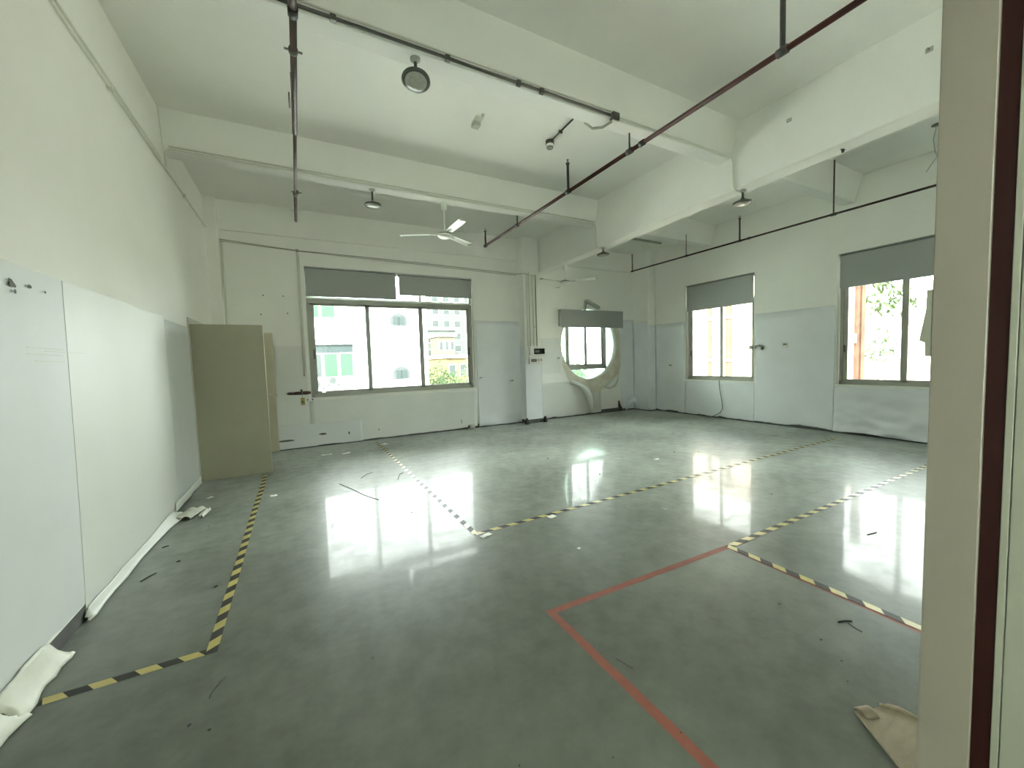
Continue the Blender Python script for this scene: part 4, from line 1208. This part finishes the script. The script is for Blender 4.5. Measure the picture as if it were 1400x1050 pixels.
mb.grid(lambda u, v: (-20 + 110 * u, 105 + 30 * v, -9 + 20 * math.sin(math.pi * min(1, v * 1.0) * .5) * (0.62 + .30 * nz(u * 4, .3, 1) + .1 * nz(u * 12, 2, 1))), 50, 8)
tag(mb.build('hillside', 'hill', None), 'hazy green hill on the horizon', 'hill', kind='structure')


def tree(x, y, z0, h, r, lab, n=900, seed=1, leaf=.22):
    rnd = random.Random(seed)
    o = empty('tree', (x, y, z0)); tag(o, lab, 'tree', 'trees outside')
    MB().tube([(0, 0, 0), (.1, .05, h * .4), (.0, .1, h * .75)], [.22, .15, .08], 8).build('trunk', 'bark', o)
    mb = MB()
    blobs = [(rnd.uniform(-.6, .6) * r, rnd.uniform(-.6, .6) * r, h - r + rnd.uniform(-.7, .7) * r, r * rnd.uniform(.45, .7)) for _ in range(9)]
    for i in range(n):
        bx, by, bz, br = rnd.choice(blobs)
        d = Vector((rnd.gauss(0, 1), rnd.gauss(0, 1), rnd.gauss(0, 1))).normalized() * br * rnd.uniform(.6, 1.05)
        c = Vector((bx, by, bz)) + d
        u = Vector((rnd.gauss(0, 1), rnd.gauss(0, 1), rnd.gauss(0, 1))).normalized(); v = u.orthogonal().normalized()
        s = leaf * rnd.uniform(.7, 1.4); b = len(mb.v)
        mb.v += [tuple(c - u * s), tuple(c + v * s * .45), tuple(c + u * s), tuple(c - v * s * .45)]
        mb.face([b, b + 1, b + 2, b + 3])
    mb.build('foliage', 'leaf', o)['kind'] = 'stuff'


tree(12.6, 38, -9, 9.8, 2.6, 'leafy green tree closest to the tower outside the wide window', seed=3)
tree(17.6, 39.5, -9, 9.5, 2.8, 'leafy green tree at the frame edge outside the wide window', seed=4)
tree(20.5, 47, -9, 10.2, 3.0, 'green tree standing farther back by the orange building', seed=5)
tree(13.8, 17.5, -9, 10.2, 2.4, 'green tree seen through the round window', seed=6)

# right side: peach building with rust downpipes, stone slope with rusty post
p = empty('peach_building', (17, 15, -9)); tag(p, 'peach rendered building close outside the corner-side window', 'building')
part('wall', 'facade_peach', p, 0, 8, -6.6, 1.5, 0, 13.6); part('parapet', 'facade_peach', p, -.1, 8.1, -6.7, 1.6, 13.6, 14.0)
part('plinth_band', 'facade_far_cream', p, -.06, 0, -6.6, 1.5, 7.2, 7.6)
for yy, rr in ((11.75, .09), (10.85, .12)):
    q = empty('rust_downpipe', (16.8, yy, -9)); tag(q, 'rust-coloured downpipe, ' + ('the slimmer one toward the far corner' if rr < .1 else 'the thicker one with dark joints'), 'pipe', 'rust downpipes outside')
    MB().tube([(0, 0, 0), (0, 0, 13.5)], rr, 10).build('pipe', 'rust_post', q)
    for k in range(7): MB().tube([(0, 0, 1.9 * k + .6), (0, 0, 1.9 * k + .75)], rr * 1.25, 10).build('joint', 'rust', q)
mb = MB()
def slope_fn(u, v):
    y = -14 + 22.2 * u; x = 18.5 + 9 * v + .5 * nz(u * 9, v * 6, 2); z = -9 + 14 * v + .5 * nz(u * 11, v * 8, 5)
    return (x, y, z)
tag(mb.grid(slope_fn, 40, 30).build('stone_slope', 'slope'), 'pale stone slope rising behind the half-hidden window', 'slope', kind='structure')
q = empty('rusty_post', (16, 5.92, -9)); tag(q, 'rusty steel post outside the half-hidden window', 'post')
part('web', 'rust_post', q, -.02, .02, -.10, .10, 0, 14); part('flange', 'rust_post', q, -.1, .1, -.11, -.09, 0, 14); part('flange', 'rust_post', q, -.1, .1, .09, .11, 0, 14)
part('bracket', 'rust', q, -.14, -.1, .02, .10, 10.7, 11.0)
tree(17.0, 5.75, -9, 11.1, .55, 'small bush-like tree beside the rusty post', n=90, seed=8, leaf=.10)
tree(22.3, 7.2, -3.8, 8.7, 1.0, 'green tree high on the stone slope', n=170, seed=9, leaf=.18)
bpy.context.view_layer.update()
